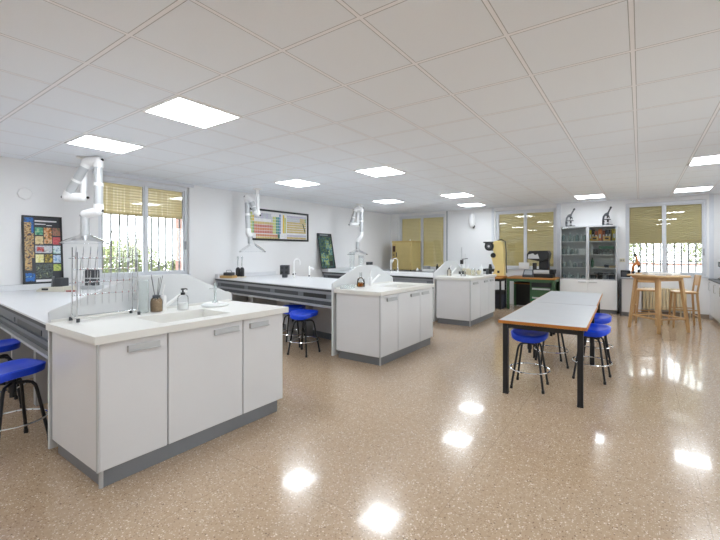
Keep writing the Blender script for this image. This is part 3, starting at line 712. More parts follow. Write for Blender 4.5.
rect(.04,.96,.02,.98,0,y)
rect(.05,.28,.03,.42,ix['sea'],y-.001); rect(.05,.22,.10,.80,ix['fur'],y-.002); rect(.06,.29,.84,.96,ix['sea'],y-.002)
rect(.20,.28,.26,.62,ix['fur'],y-.002)
rect(.31,.86,.065,.085,1,y-.001); rect(.31,.58,.115,.128,1,y-.001); rect(.60,.74,.13,.142,1,y-.001)
for a,b,c,d,kk in ((.31,.51,.17,.28,'teal'),(.53,.73,.17,.41,'flower'),(.75,.95,.17,.29,'rust'),(.31,.51,.30,.42,'beige'),(.75,.95,.31,.42,'redd'),(.31,.73,.44,.55,'pale'),(.34,.52,.46,.53,'redfish'),
 (.75,.95,.44,.56,'blue'),(.31,.51,.57,.69,'lem'),(.53,.73,.57,.69,'bee'),(.75,.95,.58,.70,'sky'),(.31,.73,.71,.92,'dark'),(.75,.95,.72,.82,'grass')): rect(a,b,c,d,ix[kk],y-.0015 if kk!='redfish' else y-.002)
rect(.31,.95,.94,.975,1,y-.001)
P_.build('print',mats,t,0,normals=False); MB().box((.01,.011,.01),(w-.01,.016,h-.01)).build('backing',M['dkgrey'],t,0)
# dark nature poster, narrower in view
w,h = .54,.93
t = leaning('dark green and blue nature poster leaning on the wall beyond the framed chart',7.28,w,h,.17,1.004)
framebars(t,w,h,.02,.018,M['black'])
PIC['forest'] = picture('print_forest',[(16,40,34),(30,80,56),(20,50,90),(90,120,60),(24,30,40),(60,110,130)],11); PIC['forest2'] = picture('print_forest_bright',[(40,90,60),(60,120,150),(170,180,90),(30,60,50)],18)
P_ = MB(); rect(.035,.965,.02,.98,0,y); rect(.18,.75,.03,.06,2,y-.001)
P_.m[-1] = 2
rect(.05,.95,.09,.97,1,y-.001)
for a,b,c,d in ((.5,.75,.2,.45),(.62,.9,.5,.62),(.1,.35,.55,.8),(.3,.6,.62,.9),(.7,.92,.3,.5)): rect(a,b,c,d,3,y-.002)
rect(.6,.85,.78,.92,4,y-.003)
P_.build('print',[M['posterbg'],PIC['forest'],M['mid'],PIC['forest2'],M['black']],t,0,normals=False); MB().box((.01,.011,.01),(w-.01,.016,h-.01)).build('backing',M['dkgrey'],t,0)
# framed periodic chart
w,h = 1.76,.685
t = thing('framed_chart','wide black-framed chart of coloured element cells hanging on the left wall','chart',(XL+.028,5.20,1.69),PI/2)
framebars(t,w,h,.042,.026,M['black'])
cc = dict(bg=(232,232,234),lav=(190,186,208),grey=(196,200,208),tan=(206,182,112),org=(206,130,84),red=(196,110,96),yel=(232,196,60),grn=(120,170,110),teal=(70,150,140),blu=(90,130,190),dk=(60,84,60),lime=(200,206,120))
CM = [pm('chart_'+k,v,.35,var=.10,scale=40) for k,v in cc.items()]; ci = {k:i for i,k in enumerate(cc)}
P_ = MB(); y = .014; rect(.016,.984,.04,.96,ci['bg'],y)
def cell(a,b,c,d,k): rect(a,b,c,d,ci[k],y-.001)
x0,x1 = .03,.50; cw = (x1-x0)/18
rows = [(.13,'.l................Tb'[1:19]),]
for r_,z in enumerate((.12,.215,.31,.405,.50,.595,.69)):
    for c_ in range(18):
        if r_ == 0 and c_ not in (0,17): continue
        if r_ in (1,2) and 1 < c_ < 12: continue
        kk = 'lime' if c_ == 0 else 'yel' if c_ == 1 and r_ < 3 else 'grn' if c_ == 1 else 'teal' if c_ in (15,16) else 'blu' if c_ == 17 else 'lime' if c_ > 12 else ('lav','grey','grey','tan','red','org','red')[r_] 
        cell(x0+c_*cw+.001,x0+(c_+1)*cw-.002,z,z+.082,kk)
for c_ in range(2,12): cell(x0+c_*cw,x0+(c_+1)*cw-.002,.13,.30,'grey' if c_%3 else 'lav')
for r_,z in enumerate((.80,.88)):
    for c_ in range(3,17): cell(x0+c_*cw+.001,x0+(c_+1)*cw-.002,z,z+.070,('org','tan')[r_])
x0,x1 = .535,.955; cw = (x1-x0)/18
cell(x0,x0+.026,.13,.74,'yel'); cell(x0+.03,x0+.054,.22,.74,'lime')
for r_,z in enumerate((.13,.20,.27,.34,.42,.50,.58,.66)):
    for c_ in range(3,18): cell(x0+c_*cw+.001,x0+(c_+1)*cw-.0015,z,z+.062,'lav' if r_==0 else 'grey' if r_<3 and c_<13 else 'grn' if c_>16 and r_<3 else 'tan')
for r_,z in enumerate((.78,.86)):
    for c_ in range(3,18): cell(x0+c_*cw+.001,x0+(c_+1)*cw-.0015,z,z+.065,('lav','tan')[r_])
P_.quad((.885*w,y-.003,.62*h),(.90*w,y-.003,.64*h),(.945*w,y-.003,.34*h),(.93*w,y-.003,.32*h),m=ci['dk'])
cell(.45,.485,.78,.92,'teal')
P_.build('print',CM,t,0,normals=False); MB().box((.01,.016,.01),(w-.01,.025,h-.01)).build('backing',M['dkgrey'],t,0)
m = MB(); m.lathe([(.085,0),(.085,.006),(.072,.014),(0,.016)],n=8); o = one(m,'vent_cover',M['wall'],'round white vent cover high on the left wall above the animal poster','vent cover',(XL,1.655,2.22),smooth=20); o.rotation_euler = (0,PI/2,0)

# ------------------------------------------------------------------ things on the second bench
t = thing('wooden_tray','small wooden tray with a dark handled block, back corner of the second bench','tray',(-6.64,4.56,ZB),.4)
MB().box((-.13,-.09,0),(.13,.09,.05)).build('tray_body',M['tan'],t,0,.008); MB().box((-.08,-.05,.05),(.10,.06,.11)).build('dark_block',M['dkgrey'],t,0,.01)
MB().tube([(-.05,0,.105),(-.04,0,.15),(.05,0,.155),(.07,0,.105)],.008,8).build('handle',M['mid'],t)
t = thing('twin_bottle_stand','black twin-bottle apparatus with clear tubes, beside the wooden tray','apparatus',(-6.63,4.81,ZB),.4)
MB().box((-.10,-.07,0),(.10,.07,.02)).build('base',M['cream'],t,0,.004)
for x in (-.045,.045):
    MB().lathe([(.040,.02),(.043,.03),(.043,.165),(.03,.19),(.018,.20),(0,.20)],(x,0,0),18).build('bottle',M['black'],t)
    q = MB(); q.shell([(.010,.20),(.010,.36),(.018,.39),(.010,.42)],(x,0,0),10); q.build('clear_tube',M['lab'],t)
def socket_post(label, loc, rz):
    t = thing('socket_post',label,'power post',loc,rz,'dark grey socket posts')
    MB().box((-.045,-.045,0),(.045,.045,.06)).build('foot',M['dkgrey'],t,0,.004)
    MB().box((-.085,-.055,.06),(.085,.055,.245)).build('housing',M['dkgrey'],t,0,.006)
    for x in (-.042,.042):
        for z in (.105,.195):
            s_ = MB(); s_.box((x-.034,-.060,z-.034),(x+.034,-.053,z+.034)); so = s_.build('socket',M['edge'],t,0,.003)
            MB().cyl((x,-.0605,z),(x,-.062,z),.020,n=16).build('socket_hole',M['black'],so)
    return t
socket_post('dark grey socket post on the second bench, left of the gooseneck tap',(-5.86,5.28,ZB),.6)
socket_post('dark grey socket post on the farthest bench, left of the white taps',(-5.90,8.20,ZB),.5)
def gooseneck(label, loc, rz, h=.37, r=.12):
    t = thing('gooseneck_tap',label,'tap',loc,rz,'white gooseneck taps')
    b = MB(); b.lathe([(.03,0),(.03,.012),(.020,.02),(.018,.10),(.012,.12)],n=16); b.build('tap_base',M['white'],t)
    s_ = MB(); pts = [(0,0,.10),(0,0,h-r/2)]+[(r/2-r/2*math.cos(a),0,h-r/2+r/2*math.sin(a)) for a in [PI*j/8 for j in range(1,9)]]+[(r,0,h-r/2-.05)]
    s_.tube(pts,.0085,10); s_.build('spout',M['white'],t)
    for y in (-1,1):
        k_ = MB(); k_.cyl((0,y*.015,.075),(0,y*.055,.075),.008,n=8); k_.ball((0,y*.062,.075),.017,10); k_.build('valve_knob',M['dkgrey'],t)
    return t
gooseneck('slim white gooseneck tap on the second bench, below the framed chart',(-5.62,5.30,ZB),.5)
gooseneck('white gooseneck tap on the farthest bench, in front of the mustard oven',(-5.12,8.34,ZB),.5+PI,.34,.13)
def pillar_tap(label, loc, h):
    t = thing('pillar_tap',label,'tap',loc,.4,'white pillar taps')
    MB().lathe([(.028,0),(.028,.014),(.015,.022),(.014,h-.05),(.019,h-.045),(.019,h-.02),(.010,h),(0,h)],n=16).build('pillar',M['white'],t)
    n_ = MB(); n_.tube([(0,0,h-.03),(.05,0,h-.03),(.075,0,h-.05)],.008,8); n_.build('nozzle',M['white'],t)
    k_ = MB(); k_.cyl((0,-.018,.06),(0,-.05,.06),.014,n=12); k_.build('valve_knob',M['dkgrey'],t); return t
pillar_tap('white pillar tap on the second bench, right of the gooseneck tap',(-5.16,5.26,ZB),.24)
pillar_tap('tall white pillar tap on the farthest bench, left of the mustard oven',(-5.02,7.86,ZB),.33)

# ------------------------------------------------------------------ things on the middle and farthest sink units
t = thing('amber_flask','glass flask of amber liquid on the middle worktop, left of its tap','flask',(-3.34,4.43,ZT))
MB().lathe([(0,0),(.055,0),(.060,.008),(.058,.06),(.050,.115),(.022,.13),(.016,.14),(.016,.20),(.020,.205)],n=24).build('glass_body',M['lab'],t,60)
MB().lathe([(0,.004),(.053,.004),(.055,.012),(.053,.065),(0,.066)],n=24).build('liquid',M['amber'],t,60)
MB().lathe([(.030,.008),(.036,.02),(.030,.05),(0,.055)],n=16).build('sediment',M['benchwood'],t,60)
def tray(name,label,cat,loc,rz,w,d,h,mat,group=None):
    t = MB(); e=.004
    t.box((-w/2,-d/2,0),(w/2,d/2,e)); t.box((-w/2,-d/2,e),(w/2,-d/2+e,h)); t.box((-w/2,d/2-e,e),(w/2,d/2,h)); t.box((-w/2,-d/2+e,e),(-w/2+e,d/2-e,h)); t.box((w/2-e,-d/2+e,e),(w/2,d/2-e,h))
    return one(t,name,mat,label,cat,loc,group,rz=rz,smooth=0)
tray('clear_tray','shallow pale tray on the near left corner of the middle worktop','tray',(-3.33,4.12,ZT),.1,.13,.18,.05,M['frost'])
def bottle(name,label,cat,loc,r,h,mat,capmat,group=None):
    t = thing(name,label,cat,loc,0,group)
    MB().lathe([(0,0),(r*.95,0),(r,.01*h/.2),(r,h*.62),(r*.75,h*.74),(r*.38,h*.82),(r*.38,h*.88)],n=18).build('bottle_body',mat,t,60)
    MB().lathe([(r*.46,h*.86),(r*.46,h*.98),(0,h)],n=14).build('cap',capmat,t); return t
def beaker(label,loc,r,h,group=None,name='beaker'):
    m = MB(); m.shell([(.001,.002),(r*.95,.002),(r,.008),(r,h-.01),(r*1.08,h)],n=22); return one(m,name,M['lab'],label,'beaker',loc,group,smooth=60)
bottle('reagent_bottle','small amber reagent bottle at the left of the farthest worktop','bottle',(-3.36,7.55,ZT),.045,.17,M['smoke'],M['dkgrey'])
t = thing('retort_stand','retort stand with thin rods and black clamp among the farthest glassware','stand',(-3.20,7.84,ZT))
MB().box((-.09,-.06,0),(.09,.06,.018)).build('stand_base',M['white'],t,0,.004); MB().cyl((0,0,.018),(0,0,.60),.006,n=8).build('rod',M['chrome'],t)
MB().cyl((.06,.05,.018),(.06,.05,.46),.005,n=8).build('side_rod',M['chrome'],t); c_ = MB(); c_.box((-.025,-.03,.24),(.03,.03,.33)); c_.cyl((0,0,.34),(.12,.05,.36),.008,n=8); c_.build('clamp',M['black'],t,30,.004)
def bowl(label,loc,r,h,mat,name='bowl'):
    m = MB(); m.lathe([(r*.45,0),(r*.5,.004),(r*.9,h*.6),(r,h),(r*.95,h),(r*.82,h*.6),(r*.4,.012),(0,.010)],n=26); return one(m,name,mat,label,'bowl',loc,'cream bowls on the farthest worktop',smooth=50)
bowl('larger cream bowl in the middle of the farthest worktop clutter',(-3.10,8.05,ZT),.085,.11,M['cream']); bowl('smaller cream bowl right of the larger one on the farthest worktop',(-2.98,8.28,ZT),.06,.09,M['cream'])
t = thing('ceramic_mortar','cream mortar with its pestle behind the bowls on the farthest worktop','mortar',(-3.25,8.20,ZT))
MB().lathe([(.05,0),(.05,.02),(.075,.06),(.09,.13),(.08,.13),(.06,.06),(0,.04)],n=22).build('mortar_cup',M['cream'],t,50); MB().tube([(0,0,.06),(.05,.05,.22)],[.02,.010],10).build('pestle',M['white'],t)
bottle('wash_bottle','white wash bottle at the right of the farthest worktop','bottle',(-2.98,8.44,ZT),.04,.22,M['soapw'],M['white'],'white bottles on the farthest worktop')
bottle('wash_bottle','white wash bottle behind the mortar on the farthest worktop','bottle',(-3.36,8.36,ZT),.045,.24,M['soapw'],M['white'],'white bottles on the farthest worktop')
beaker('clear beaker in front of the amber reagent bottle on the farthest worktop',(-3.05,7.55,ZT),.05,.12); beaker('tall clear beaker between stand and bowls on the farthest worktop',(-2.95,7.86,ZT),.042,.15)
m = MB(); m.cyl((0,0,0),(0,0,.10),.03,n=16); m.cyl((0,0,.10),(0,0,.13),.018,n=12); one(m,'dark_jar',M['dkgrey'],'small dark jar at the right end of the farthest worktop','jar',(-2.86,8.50,ZT))

for k_,(x,y,h,lab) in enumerate(((-6.10,7.72,.50,'tall clear glass column under the farthest extraction arm, left one'),(-5.92,7.86,.42,'clear glass column under the farthest extraction arm, right one'))):
    t = thing('glass_column',lab,'glassware',(x,y,ZB),0,'glass columns on the farthest bench')
    MB().lathe([(.075,0),(.075,.012),(.03,.02),(0,.022)],n=20).build('column_foot',M['soapw'],t,50); m = MB(); m.shell([(.02,.02),(.06,.06),(.065,h-.02),(.07,h)],n=20); m.build('column_tube',M['frost'],t,60,normals=False)
    MB().ring((0,0,h*.9),.067,.008,24).build('clamp_ring',M['dkgrey'],t)

m = MB(); m.box((-.05,-.04,0),(.05,.04,.075)); m.cyl((0,0,.075),(0,0,.11),.022,n=12); one(m,'small_motor',M['dkgrey'],'small dark motor block behind the larger cream bowl on the farthest worktop','motor',(-3.28,8.02,ZT),bevel=.004)
bottle('cream_jar','cream lidded jar left of the larger cream bowl on the farthest worktop','jar',(-2.98,7.96,ZT),.045,.13,M['cream'],M['soapw'])
# ------------------------------------------------------------------ far wall: counter, oven, wall unit
t = thing('far_counter','low grey counter along the far wall under the mustard oven','counter',(XL+.01,10.12,0))
MB().box((0,0,.82),(3.36,.66,.86)).build('countertop',M['mid'],t,0,.003); MB().box((.02,.03,0),(3.33,.64,.82)).build('cupboard_base',M['body'],t,0,.003)
t = thing('drying_oven','mustard-yellow laboratory oven on the far counter before the closed shutters','oven',(-6.44,10.14,.86))
W,D,Hh = .70,.60,.90
MB().box((0,.02,.03),(W,D,Hh)).build('oven_body',M['oven'],t,0,.008); MB().box((-.004,.012,Hh-.035),(W+.004,D+.004,Hh+.012)).build('top_plate',M['oven2'],t,0,.004)
d = MB(); d.box((.15,0,.09),(W-.03,.022,Hh-.06)); do = d.build('oven_door',M['oven'],t,0,.005)
for z in (.18,.76): MB().box((W-.045,-.008,z),(W-.02,.006,z+.06)).build('hinge',M['oven2'],do,0,.002)
MB().box((.165,-.02,.42),(.185,.004,.56)).build('oven_handle',M['dkgrey'],do,0,.003)
p = MB(); p.box((.02,.006,.10),(.135,.022,Hh-.07)); po = p.build('control_panel',M['oven2'],t,0,.003)
MB().box((.04,0,.58),(.12,.008,.76)).build('display',pm('display_maroon',(60,26,24),.3),po,0,.002)
for z in (.48,.36): MB().cyl((.075,.008,z),(.075,-.014,z),.022,n=16).build('dial',M['dkgrey'],po)
for x in (.05,W-.08):
    for y in (.05,D-.08): MB().box((x,y,0),(x+.03,y+.03,.03)).build('oven_foot',M['black'],t,0)
MB().lathe([(.02,Hh+.01),(.02,Hh+.04),(.012,Hh+.06),(0,Hh+.062)],(W*.72,D*.45,0),14).build('vent_cap',M['white'],t)
t = thing('wall_speaker','rounded white wall speaker with dark bracket between the two shuttered windows','speaker',(-4.05,YF,2.33))
MB().ball((0,-.10,.02),(.105,.085,.20),22).build('speaker_shell',M['white'],t); b = MB(); b.box((-.02,-.05,-.08),(.02,0,.08)); b.cyl((.04,-.09,-.20),(.04,-.03,-.14),.028,n=12); b.build('bracket',M['dkgrey'],t,30,.004)
# bits on the far counter right of the oven
m = MB(); m.box((-.09,-.08,0),(.09,.08,.15)); one(m,'grey_box',M['mid'],'grey box on the far counter right of the mustard oven','box',(-5.40,10.48,.86),bevel=.008)
tray('white_tray','flat white tray on the far counter below the closed shutter','tray',(-5.25,10.28,.86),.05,.30,.2,.06,M['white'])
bottle('dark_bottle','dark bottle at the right end of the far counter, left one','bottle',(-5.02,10.42,.86),.04,.22,M['black'],M['dkgrey'],'dark bottles on the far counter')
bottle('dark_bottle','dark bottle at the right end of the far counter, right one','bottle',(-4.90,10.36,.86),.045,.17,M['dkgrey'],M['black'],'dark bottles on the far counter')
bottle('small_white_jar','small white jar beside the mustard oven on the far counter','jar',(-5.60,10.26,.86),.035,.10,M['white'],M['white'])

# ------------------------------------------------------------------ instrument corner
t = thing('side_table','orange-topped dark side table carrying the yellow instrument','table',(-3.36,9.58,0))
MB().box((0,0,.765),(.50,.55,.80)).build('tabletop',M['benchwood'],t,0,.004); MB().box((.03,.03,.70),(.47,.52,.765)).build('apron',M['black'],t,0)
for x in (.03,.43):
    for y in (.03,.48): MB().box((x,y,0),(x+.04,y+.04,.70)).build('leg',M['black'],t,0,.003)
t = thing('waste_bin','dark blue bin with black liner on the floor under the side table','bin',(-3.0,9.86,0))
MB().lathe([(0,0),(.13,0),(.135,.01),(.165,.42),(.165,.44),(.155,.44),(.15,.40),(0,.38)],n=24).build('bin_body',M['navy'],t); MB().lathe([(.170,.37),(.172,.45),(.150,.455),(.145,.40)],n=24).build('liner',M['black'],t); pass
t = thing('press_instrument','tall yellow cast-iron bench instrument with black head','instrument',(-3.06,9.86,.80))
b = MB(); b.prism([(-.14,-.09,.03),(.20,-.09,.03),(.20,-.09,.10),(.17,-.09,.80),(.12,-.09,.90),(.04,-.09,.925),(-.06,-.09,.91),(-.10,-.09,.82),(-.07,-.09,.62),(-.13,-.09,.52),(-.09,-.09,.34),(-.03,-.09,.24),(-.06,-.09,.12)],(0,.18,0)); b.build('column',M['yel'],t,30,.012)
MB().box((-.16,-.12,0),(.22,.12,.03)).build('foot_plate',M['benchwood'],t,0,.004)
h_ = MB(); h_.cyl((-.17,-.14,.78),(-.17,.12,.78),.115,n=24); h_.box((-.30,-.06,.84),(-.02,.06,.90)); h_.cyl((-.36,0,.885),(-.28,0,.885),.018,n=10); ho = h_.build('head',M['black'],t,30,.004)
MB().cyl((-.17,-.142,.78),(-.17,-.152,.78),.075,n=24).build('dial_face',M['dkgrey'],ho); MB().cyl((-.17,-.152,.78),(-.17,-.156,.78),.03,n=16).build('dial_hub',M['alu'],ho)
MB().cyl((-.07,-.13,.55),(-.07,-.09,.55),.06,.065,20).build('knob',M['black'],t)
s_ = MB(); s_.box((-.34,-.10,.13),(-.05,.10,.20)); s_.cyl((-.18,0,.20),(-.18,0,.32),.05,.03,16); s_.cyl((-.18,0,.03),(-.18,0,.13),.045,n=16); s_.cyl((-.34,0,.16),(-.50,0,.155),.02,n=10); s_.build('stage',M['black'],t,30,.004)
c_ = MB(); c_.tube([(.0,.03,.93),(.10,.03,.955),(.20,.03,.90),(.225,.03,.60),(.22,.03,.30),(.235,.03,.10)],.012,8); c_.build('cable',M['black'],t)
MB().box((.03,-.094,.10),(.09,-.088,.16)).build('name_plate',M['black'],t,0)
t = thing('workbench','green steel workbench with wooden top and drawer pedestal below the shuttered window','workbench',(-2.83,9.90,0))
MB().box((-.01,-.02,.765),(1.15,.74,.80)).build('bench_top',M['benchwood'],t,0,.004)
r_ = MB(); r_.box((.06,.0,.70),(1.08,.03,.765)); r_.box((.06,.69,.70),(1.08,.72,.765)); r_.box((0,.06,.70),(.03,.66,.765)); r_.box((1.11,.06,.70),(1.14,.66,.765)); r_.build('rail',M['green'],t,0,.003)
for x in (0,1.08):
    for y in (0,.66): MB().box((x,y,0),(x+.06,y+.06,.765)).build('leg',M['green'],t,0,.003)
MB().box((.06,.45,.60),(.50,.66,.63)).build('lower_shelf',M['benchwood'],t,0,.003); MB().box((.02,.68,.02),(1.12,.70,.70)).build('under_bench_shade',M['black'],t,0)  # black sheet at the rear stands in for shade under the bench
p_ = MB(); p_.box((.56,.03,.04),(1.07,.66,.70)); po = p_.build('pedestal',M['green'],t,0,.004)
for z0,z1 in ((.36,.56),(.07,.34)):
    dr = MB().box((.60,.012,z0),(1.05,.03,z1)).build('drawer',M['dgreen'] if z0<.2 else M['green'],po,0,.003); MB().box((.62,-.012,z1-.045),(1.03,.012,z1-.008)).build('drawer_pull',M['alu'],dr,0,.003)
MB().box((.60,.012,.58),(1.05,.03,.685)).build('drawer',M['black'],po,0,.003)
t = thing('desk_instrument','black desktop measuring instrument with sloping screen on the green workbench','instrument',(-2.47,10.02,.80))
b = MB(); b.box((0,.03,0),(.70,.42,.09)); b.box((.22,.06,.09),(.72,.42,.20)); b.build('base',M['black'],t,0,.012)
c_ = MB(); c_.prism([(.0,-.02,.0),(.0,-.02,.05),(.0,.16,.19),(.0,.22,.19),(.0,.22,.0)],(.26,0,0)); co_ = c_.build('console',M['dkgrey'],t,0,.006)
k_ = MB(); k_.quad((.03,-.003,.071),(.23,-.003,.071),(.23,.128,.173),(.03,.128,.173)); k_.build('screen',M['mid'],co_,0,normals=False)
MB().box((.26,.02,.10),(.62,.06,.19)).build('silver_front',M['alu2'],t,0,.006)
u = MB(); u.box((.36,.16,.20),(.58,.40,.46)); u.cyl((.26,.15,.18),(.26,.15,.36),.05,n=16); u.build('column',M['black'],t,0,.012)
h_ = MB(); h_.prism([(.10,.02,.46),(.10,.02,.58),(.16,.02,.66),(.58,.02,.67),(.62,.02,.60),(.60,.02,.46),(.40,.02,.40)],(0,.34,0)); ho = h_.build('head',M['black'],t,30,.01)
q_ = MB(); q_.add([(.12,.016,.47),(.40,.016,.47),(.36,.016,.585),(.30,.016,.555),(.25,.016,.60),(.14,.016,.57)],[(0,1,2,3,4,5)]); q_.build('white_panel',M['alu2'],ho,0,normals=False)
m = MB(); m.box((-.13,-.045,0),(.13,.045,.165)); t = thing('card_box','white card box on the window sill behind the instruments','box',(-2.62,YF+.015,.98)); m.build('box_body',M['white'],t,0,.003); MB().box((-.132,-.047,.125),(.132,.047,.168)).build('lid',M['white'],t,0,.003)

# ------------------------------------------------------------------ tall glazed cabinet
CX,CY = -1.665,10.40
t = thing('glazed_cabinet','tall grey cabinet with two glass doors above two white doors','cabinet',(CX,CY,0)); W,D,Hh = 1.225,.385,2.06
b = MB(); b.box((0,.02,.08),(.02,D,Hh)); b.box((W-.02,.02,.08),(W,D,Hh)); b.box((.02,.02,Hh-.025),(W-.02,D,Hh)); b.box((.02,.02,.08),(W-.02,D,.10)); b.box((.02,D-.012,.10),(W-.02,D,Hh-.025)); b.box((W/2-.012,.025,.10),(W/2+.012,D-.012,Hh-.025)); b.build('cabinet_body',M['body'],t,0,.002)
MB().box((.02,.04,0),(W-.02,D-.02,.08)).build('plinth',M['plinth'],t,0)
SH = (.775,1.065,1.375,1.695)
for z in SH:
    for a,c in ((.02,W/2-.012),(W/2+.012,W-.02)): MB().box((a,.031,z-.008),(c,D-.014,z-.001)).build('shelf',M['cabglass'],t,0); MB().box((a,.022,z-.020),(c,.030,z+.002)).build('shelf_edge',M['white'],t,0)
for k,(a,c) in enumerate(((.004,W/2-.003),(W/2+.003,W-.004))):
    d_ = MB().box((a,0,.085),(c,.02,.765)).build('door',M['white'],t,0,.003)
    hx = (c-.20,c-.03) if k==0 else (a+.03,a+.20); MB().box((hx[0],-.022,.705),(hx[1],.0,.722)).build('handle',M['alu'],d_,0,.003)
    f_ = MB(); e = .03
    f_.box((a,0,.77),(a+e,.02,Hh)); f_.box((c-e,0,.77),(c,.02,Hh)); f_.box((a+e,0,.77),(c-e,.02,.795)); f_.box((a+e,0,Hh-.03),(c-e,.02,Hh)); fo = f_.build('glass_door',M['alu2'],t,0,.002)
    MB().box((a+e,.008,.795),(c-e,.012,Hh-.03)).build('pane',M['cabglass'],fo,0)
cx = lambda x: CX+x
M['greyglass'] = pm('grey_green_glass',(150,168,166),.25)
M['milky'] = pm('milky_glass',(196,206,204),.3)
def cbox(name,label,cat,x,y,z,w,d,h,mat,group=None): 
    m = MB(); m.box((-w/2,-d/2,0),(w/2,d/2,h)); return one(m,name,mat,label,cat,(cx(x),CY+y,z),group,bevel=.003,smooth=0)
def binder(label,x,z,w,h,mat):
    t = thing('binder',label,'binder',(cx(x),CY+.21,z),0,'binders on the top right cabinet shelf')
    MB().box((-w/2,-.11,0),(w/2,.11,h)).build('cover',mat,t,0,.003); MB().box((-w*.28,-.1125,h*.25),(w*.28,-.109,h*.6)).build('spine_label',M['ink'],t,0)
mbin = dict(dark=M['black'],rust=pm('binder_rust',(150,70,40),.5),ora=M['orange'],blue=M['navy'],yel=pm('binder_yellow',(206,186,60),.5))
for i,(x,w,h,k,lab) in enumerate(((.665,.045,.27,'yel','yellow binder at the left end of the top right cabinet shelf'),(.72,.06,.27,'dark','black binder beside the left yellow one on the top right cabinet shelf'),(.785,.05,.24,'rust','rust-brown binder behind the left yellow file box'),
  (.865,.07,.28,'ora','orange binder in the middle of the top right cabinet shelf'),(.94,.05,.25,'rust','rust-brown binder right of the orange one'),(1.0,.055,.27,'blue','dark blue binder behind the right yellow file box'),(1.065,.055,.27,'dark','black binder right of the dark blue one'),(1.15,.08,.28,'yel','wide yellow binder at the right end of the top right cabinet shelf'))):
    binder(lab,x,SH[3],w,h,mbin[k])
M['filebox'] = pm('yellow_file_box',(226,184,96),.5)
for x,lab in ((.76,'left yellow file box with a dark label, top right cabinet shelf'),(1.01,'right yellow file box with a dark label, top right cabinet shelf')):
    t = thing('file_box',lab,'box',(cx(x),CY+.065,SH[3]),0,'yellow file boxes in the tall cabinet'); MB().box((-.075,-.03,0),(.075,.03,.11)).build('box_body',M['filebox'],t,0,.003); MB().box((-.04,-.032,.04),(.04,-.028,.075)).build('box_label',M['dkgrey'],t,0)
# second shelf right
bottle('cone_bottle','white cone-shaped bottle at the left of the second right cabinet shelf','bottle',(cx(.68),CY+.15,SH[2]),.045,.25,M['soapw'],M['white'])
cbox('black_case','black case beside the white cone-shaped bottle in the cabinet','case',.775,.16,SH[2],.11,.15,.13,M['black'])
cbox('green_lid_box','flat green box lying on the specimen jars, second right cabinet shelf','box',.995,.12,SH[2]+.1305,.31,.13,.07,M['dgreen'])
for k_,x in enumerate((.88,.95,1.03,1.11)): bottle('specimen_jar',('first','second','third','fourth')[k_]+' grey specimen jar from the left, before the flat green box','jar',(cx(x),CY+.12,SH[2]),.032,.13,M['lab'],M['mid'],'specimen jars before the green box')
cbox('tan_board','tan board leaning low on the third right cabinet shelf','board',1.10,.2,SH[1],.16,.15,.05,M['tan']); cbox('slide_box','dark slide box with pale top on the third right cabinet shelf','box',1.0,.12,SH[1],.10,.08,.07,M['dkgrey'])
bottle('dark_phial','tall dark phial at the left of the third right cabinet shelf','bottle',(cx(.70),CY+.16,SH[1]),.03,.24,M['dgreen'],M['black']); cbox('tan_folder','flat reddish folder lying on the third right cabinet shelf','folder',.85,.18,SH[1],.24,.2,.02,M['rad'])
for k_,(x,w,h) in enumerate(((.72,.12,.10),(.86,.10,.14),(.98,.09,.11),(1.11,.13,.13))): cbox('dark_apparatus_box',('first','second','third','fourth')[k_]+' dark box from the left on the bottom right cabinet shelf','box',x,.18,SH[0],w,.16,h,(M['dkgrey'],M['black'],M['mid'],M['dkgrey'])[k_],'dark boxes on the bottom right cabinet shelf')
m = MB(); m.cyl((-.2,0,0),(.2,0,.0),.012,n=10); m.box((-.22,-.02,-.012),(-.18,.02,.012)); one(m,'black_rod',M['black'],'black rod lying across the dark boxes, bottom right cabinet shelf','rod',(cx(.95),CY+.2,SH[0]+.153))
# left half: glassware
lg = [(SH[3],[(.06,.04,.2),(.13,.045,.18),(.21,.035,.22),(.29,.04,.17),(.37,.04,.2),(.46,.045,.18),(.54,.035,.19)],'top'),(SH[2],[(.07,.045,.2),(.17,.05,.22),(.26,.04,.16),(.34,.04,.14)],'second'),(SH[1],[(.08,.05,.13),(.2,.04,.16),(.32,.045,.12),(.53,.04,.15)],'third'),(SH[0],[(.08,.045,.12),(.18,.05,.14),(.28,.04,.1),(.38,.045,.13),(.5,.05,.11)],'bottom')]
nth = ('first','second','third','fourth','fifth','sixth','seventh')
for z,row,nm in lg:
    for i,(x,r,h) in enumerate(row): bottle('glass_flask','%s pale flask from the left on the %s left cabinet shelf'%(nth[i],nm),'flask',(cx(x),CY+.15+.05*(i%2),z),r,h,M['milky'] if i%2 else M['greyglass'],M['soapw'],'pale flasks in the tall cabinet')
cbox('white_carton','white carton at the right of the second left cabinet shelf','box',.50,.16,SH[2],.15,.14,.13,M['white'])
cbox('grey_carton','low grey carton on the third left cabinet shelf','box',.43,.2,SH[1],.10,.12,.10,M['mid'])
microscope('grey antique microscope on top of the tall cabinet, left one',(-1.46,CY+.18,Hh),.05,.93,(M['scopegrey'],M['dkgrey']),.5,'antique microscopes on the tall cabinet')
microscope('dark antique microscope on top of the tall cabinet, right one',(-.66,CY+.18,Hh),.15,.90,(M['dkgrey'],M['black']),.42,'antique microscopes on the tall cabinet')

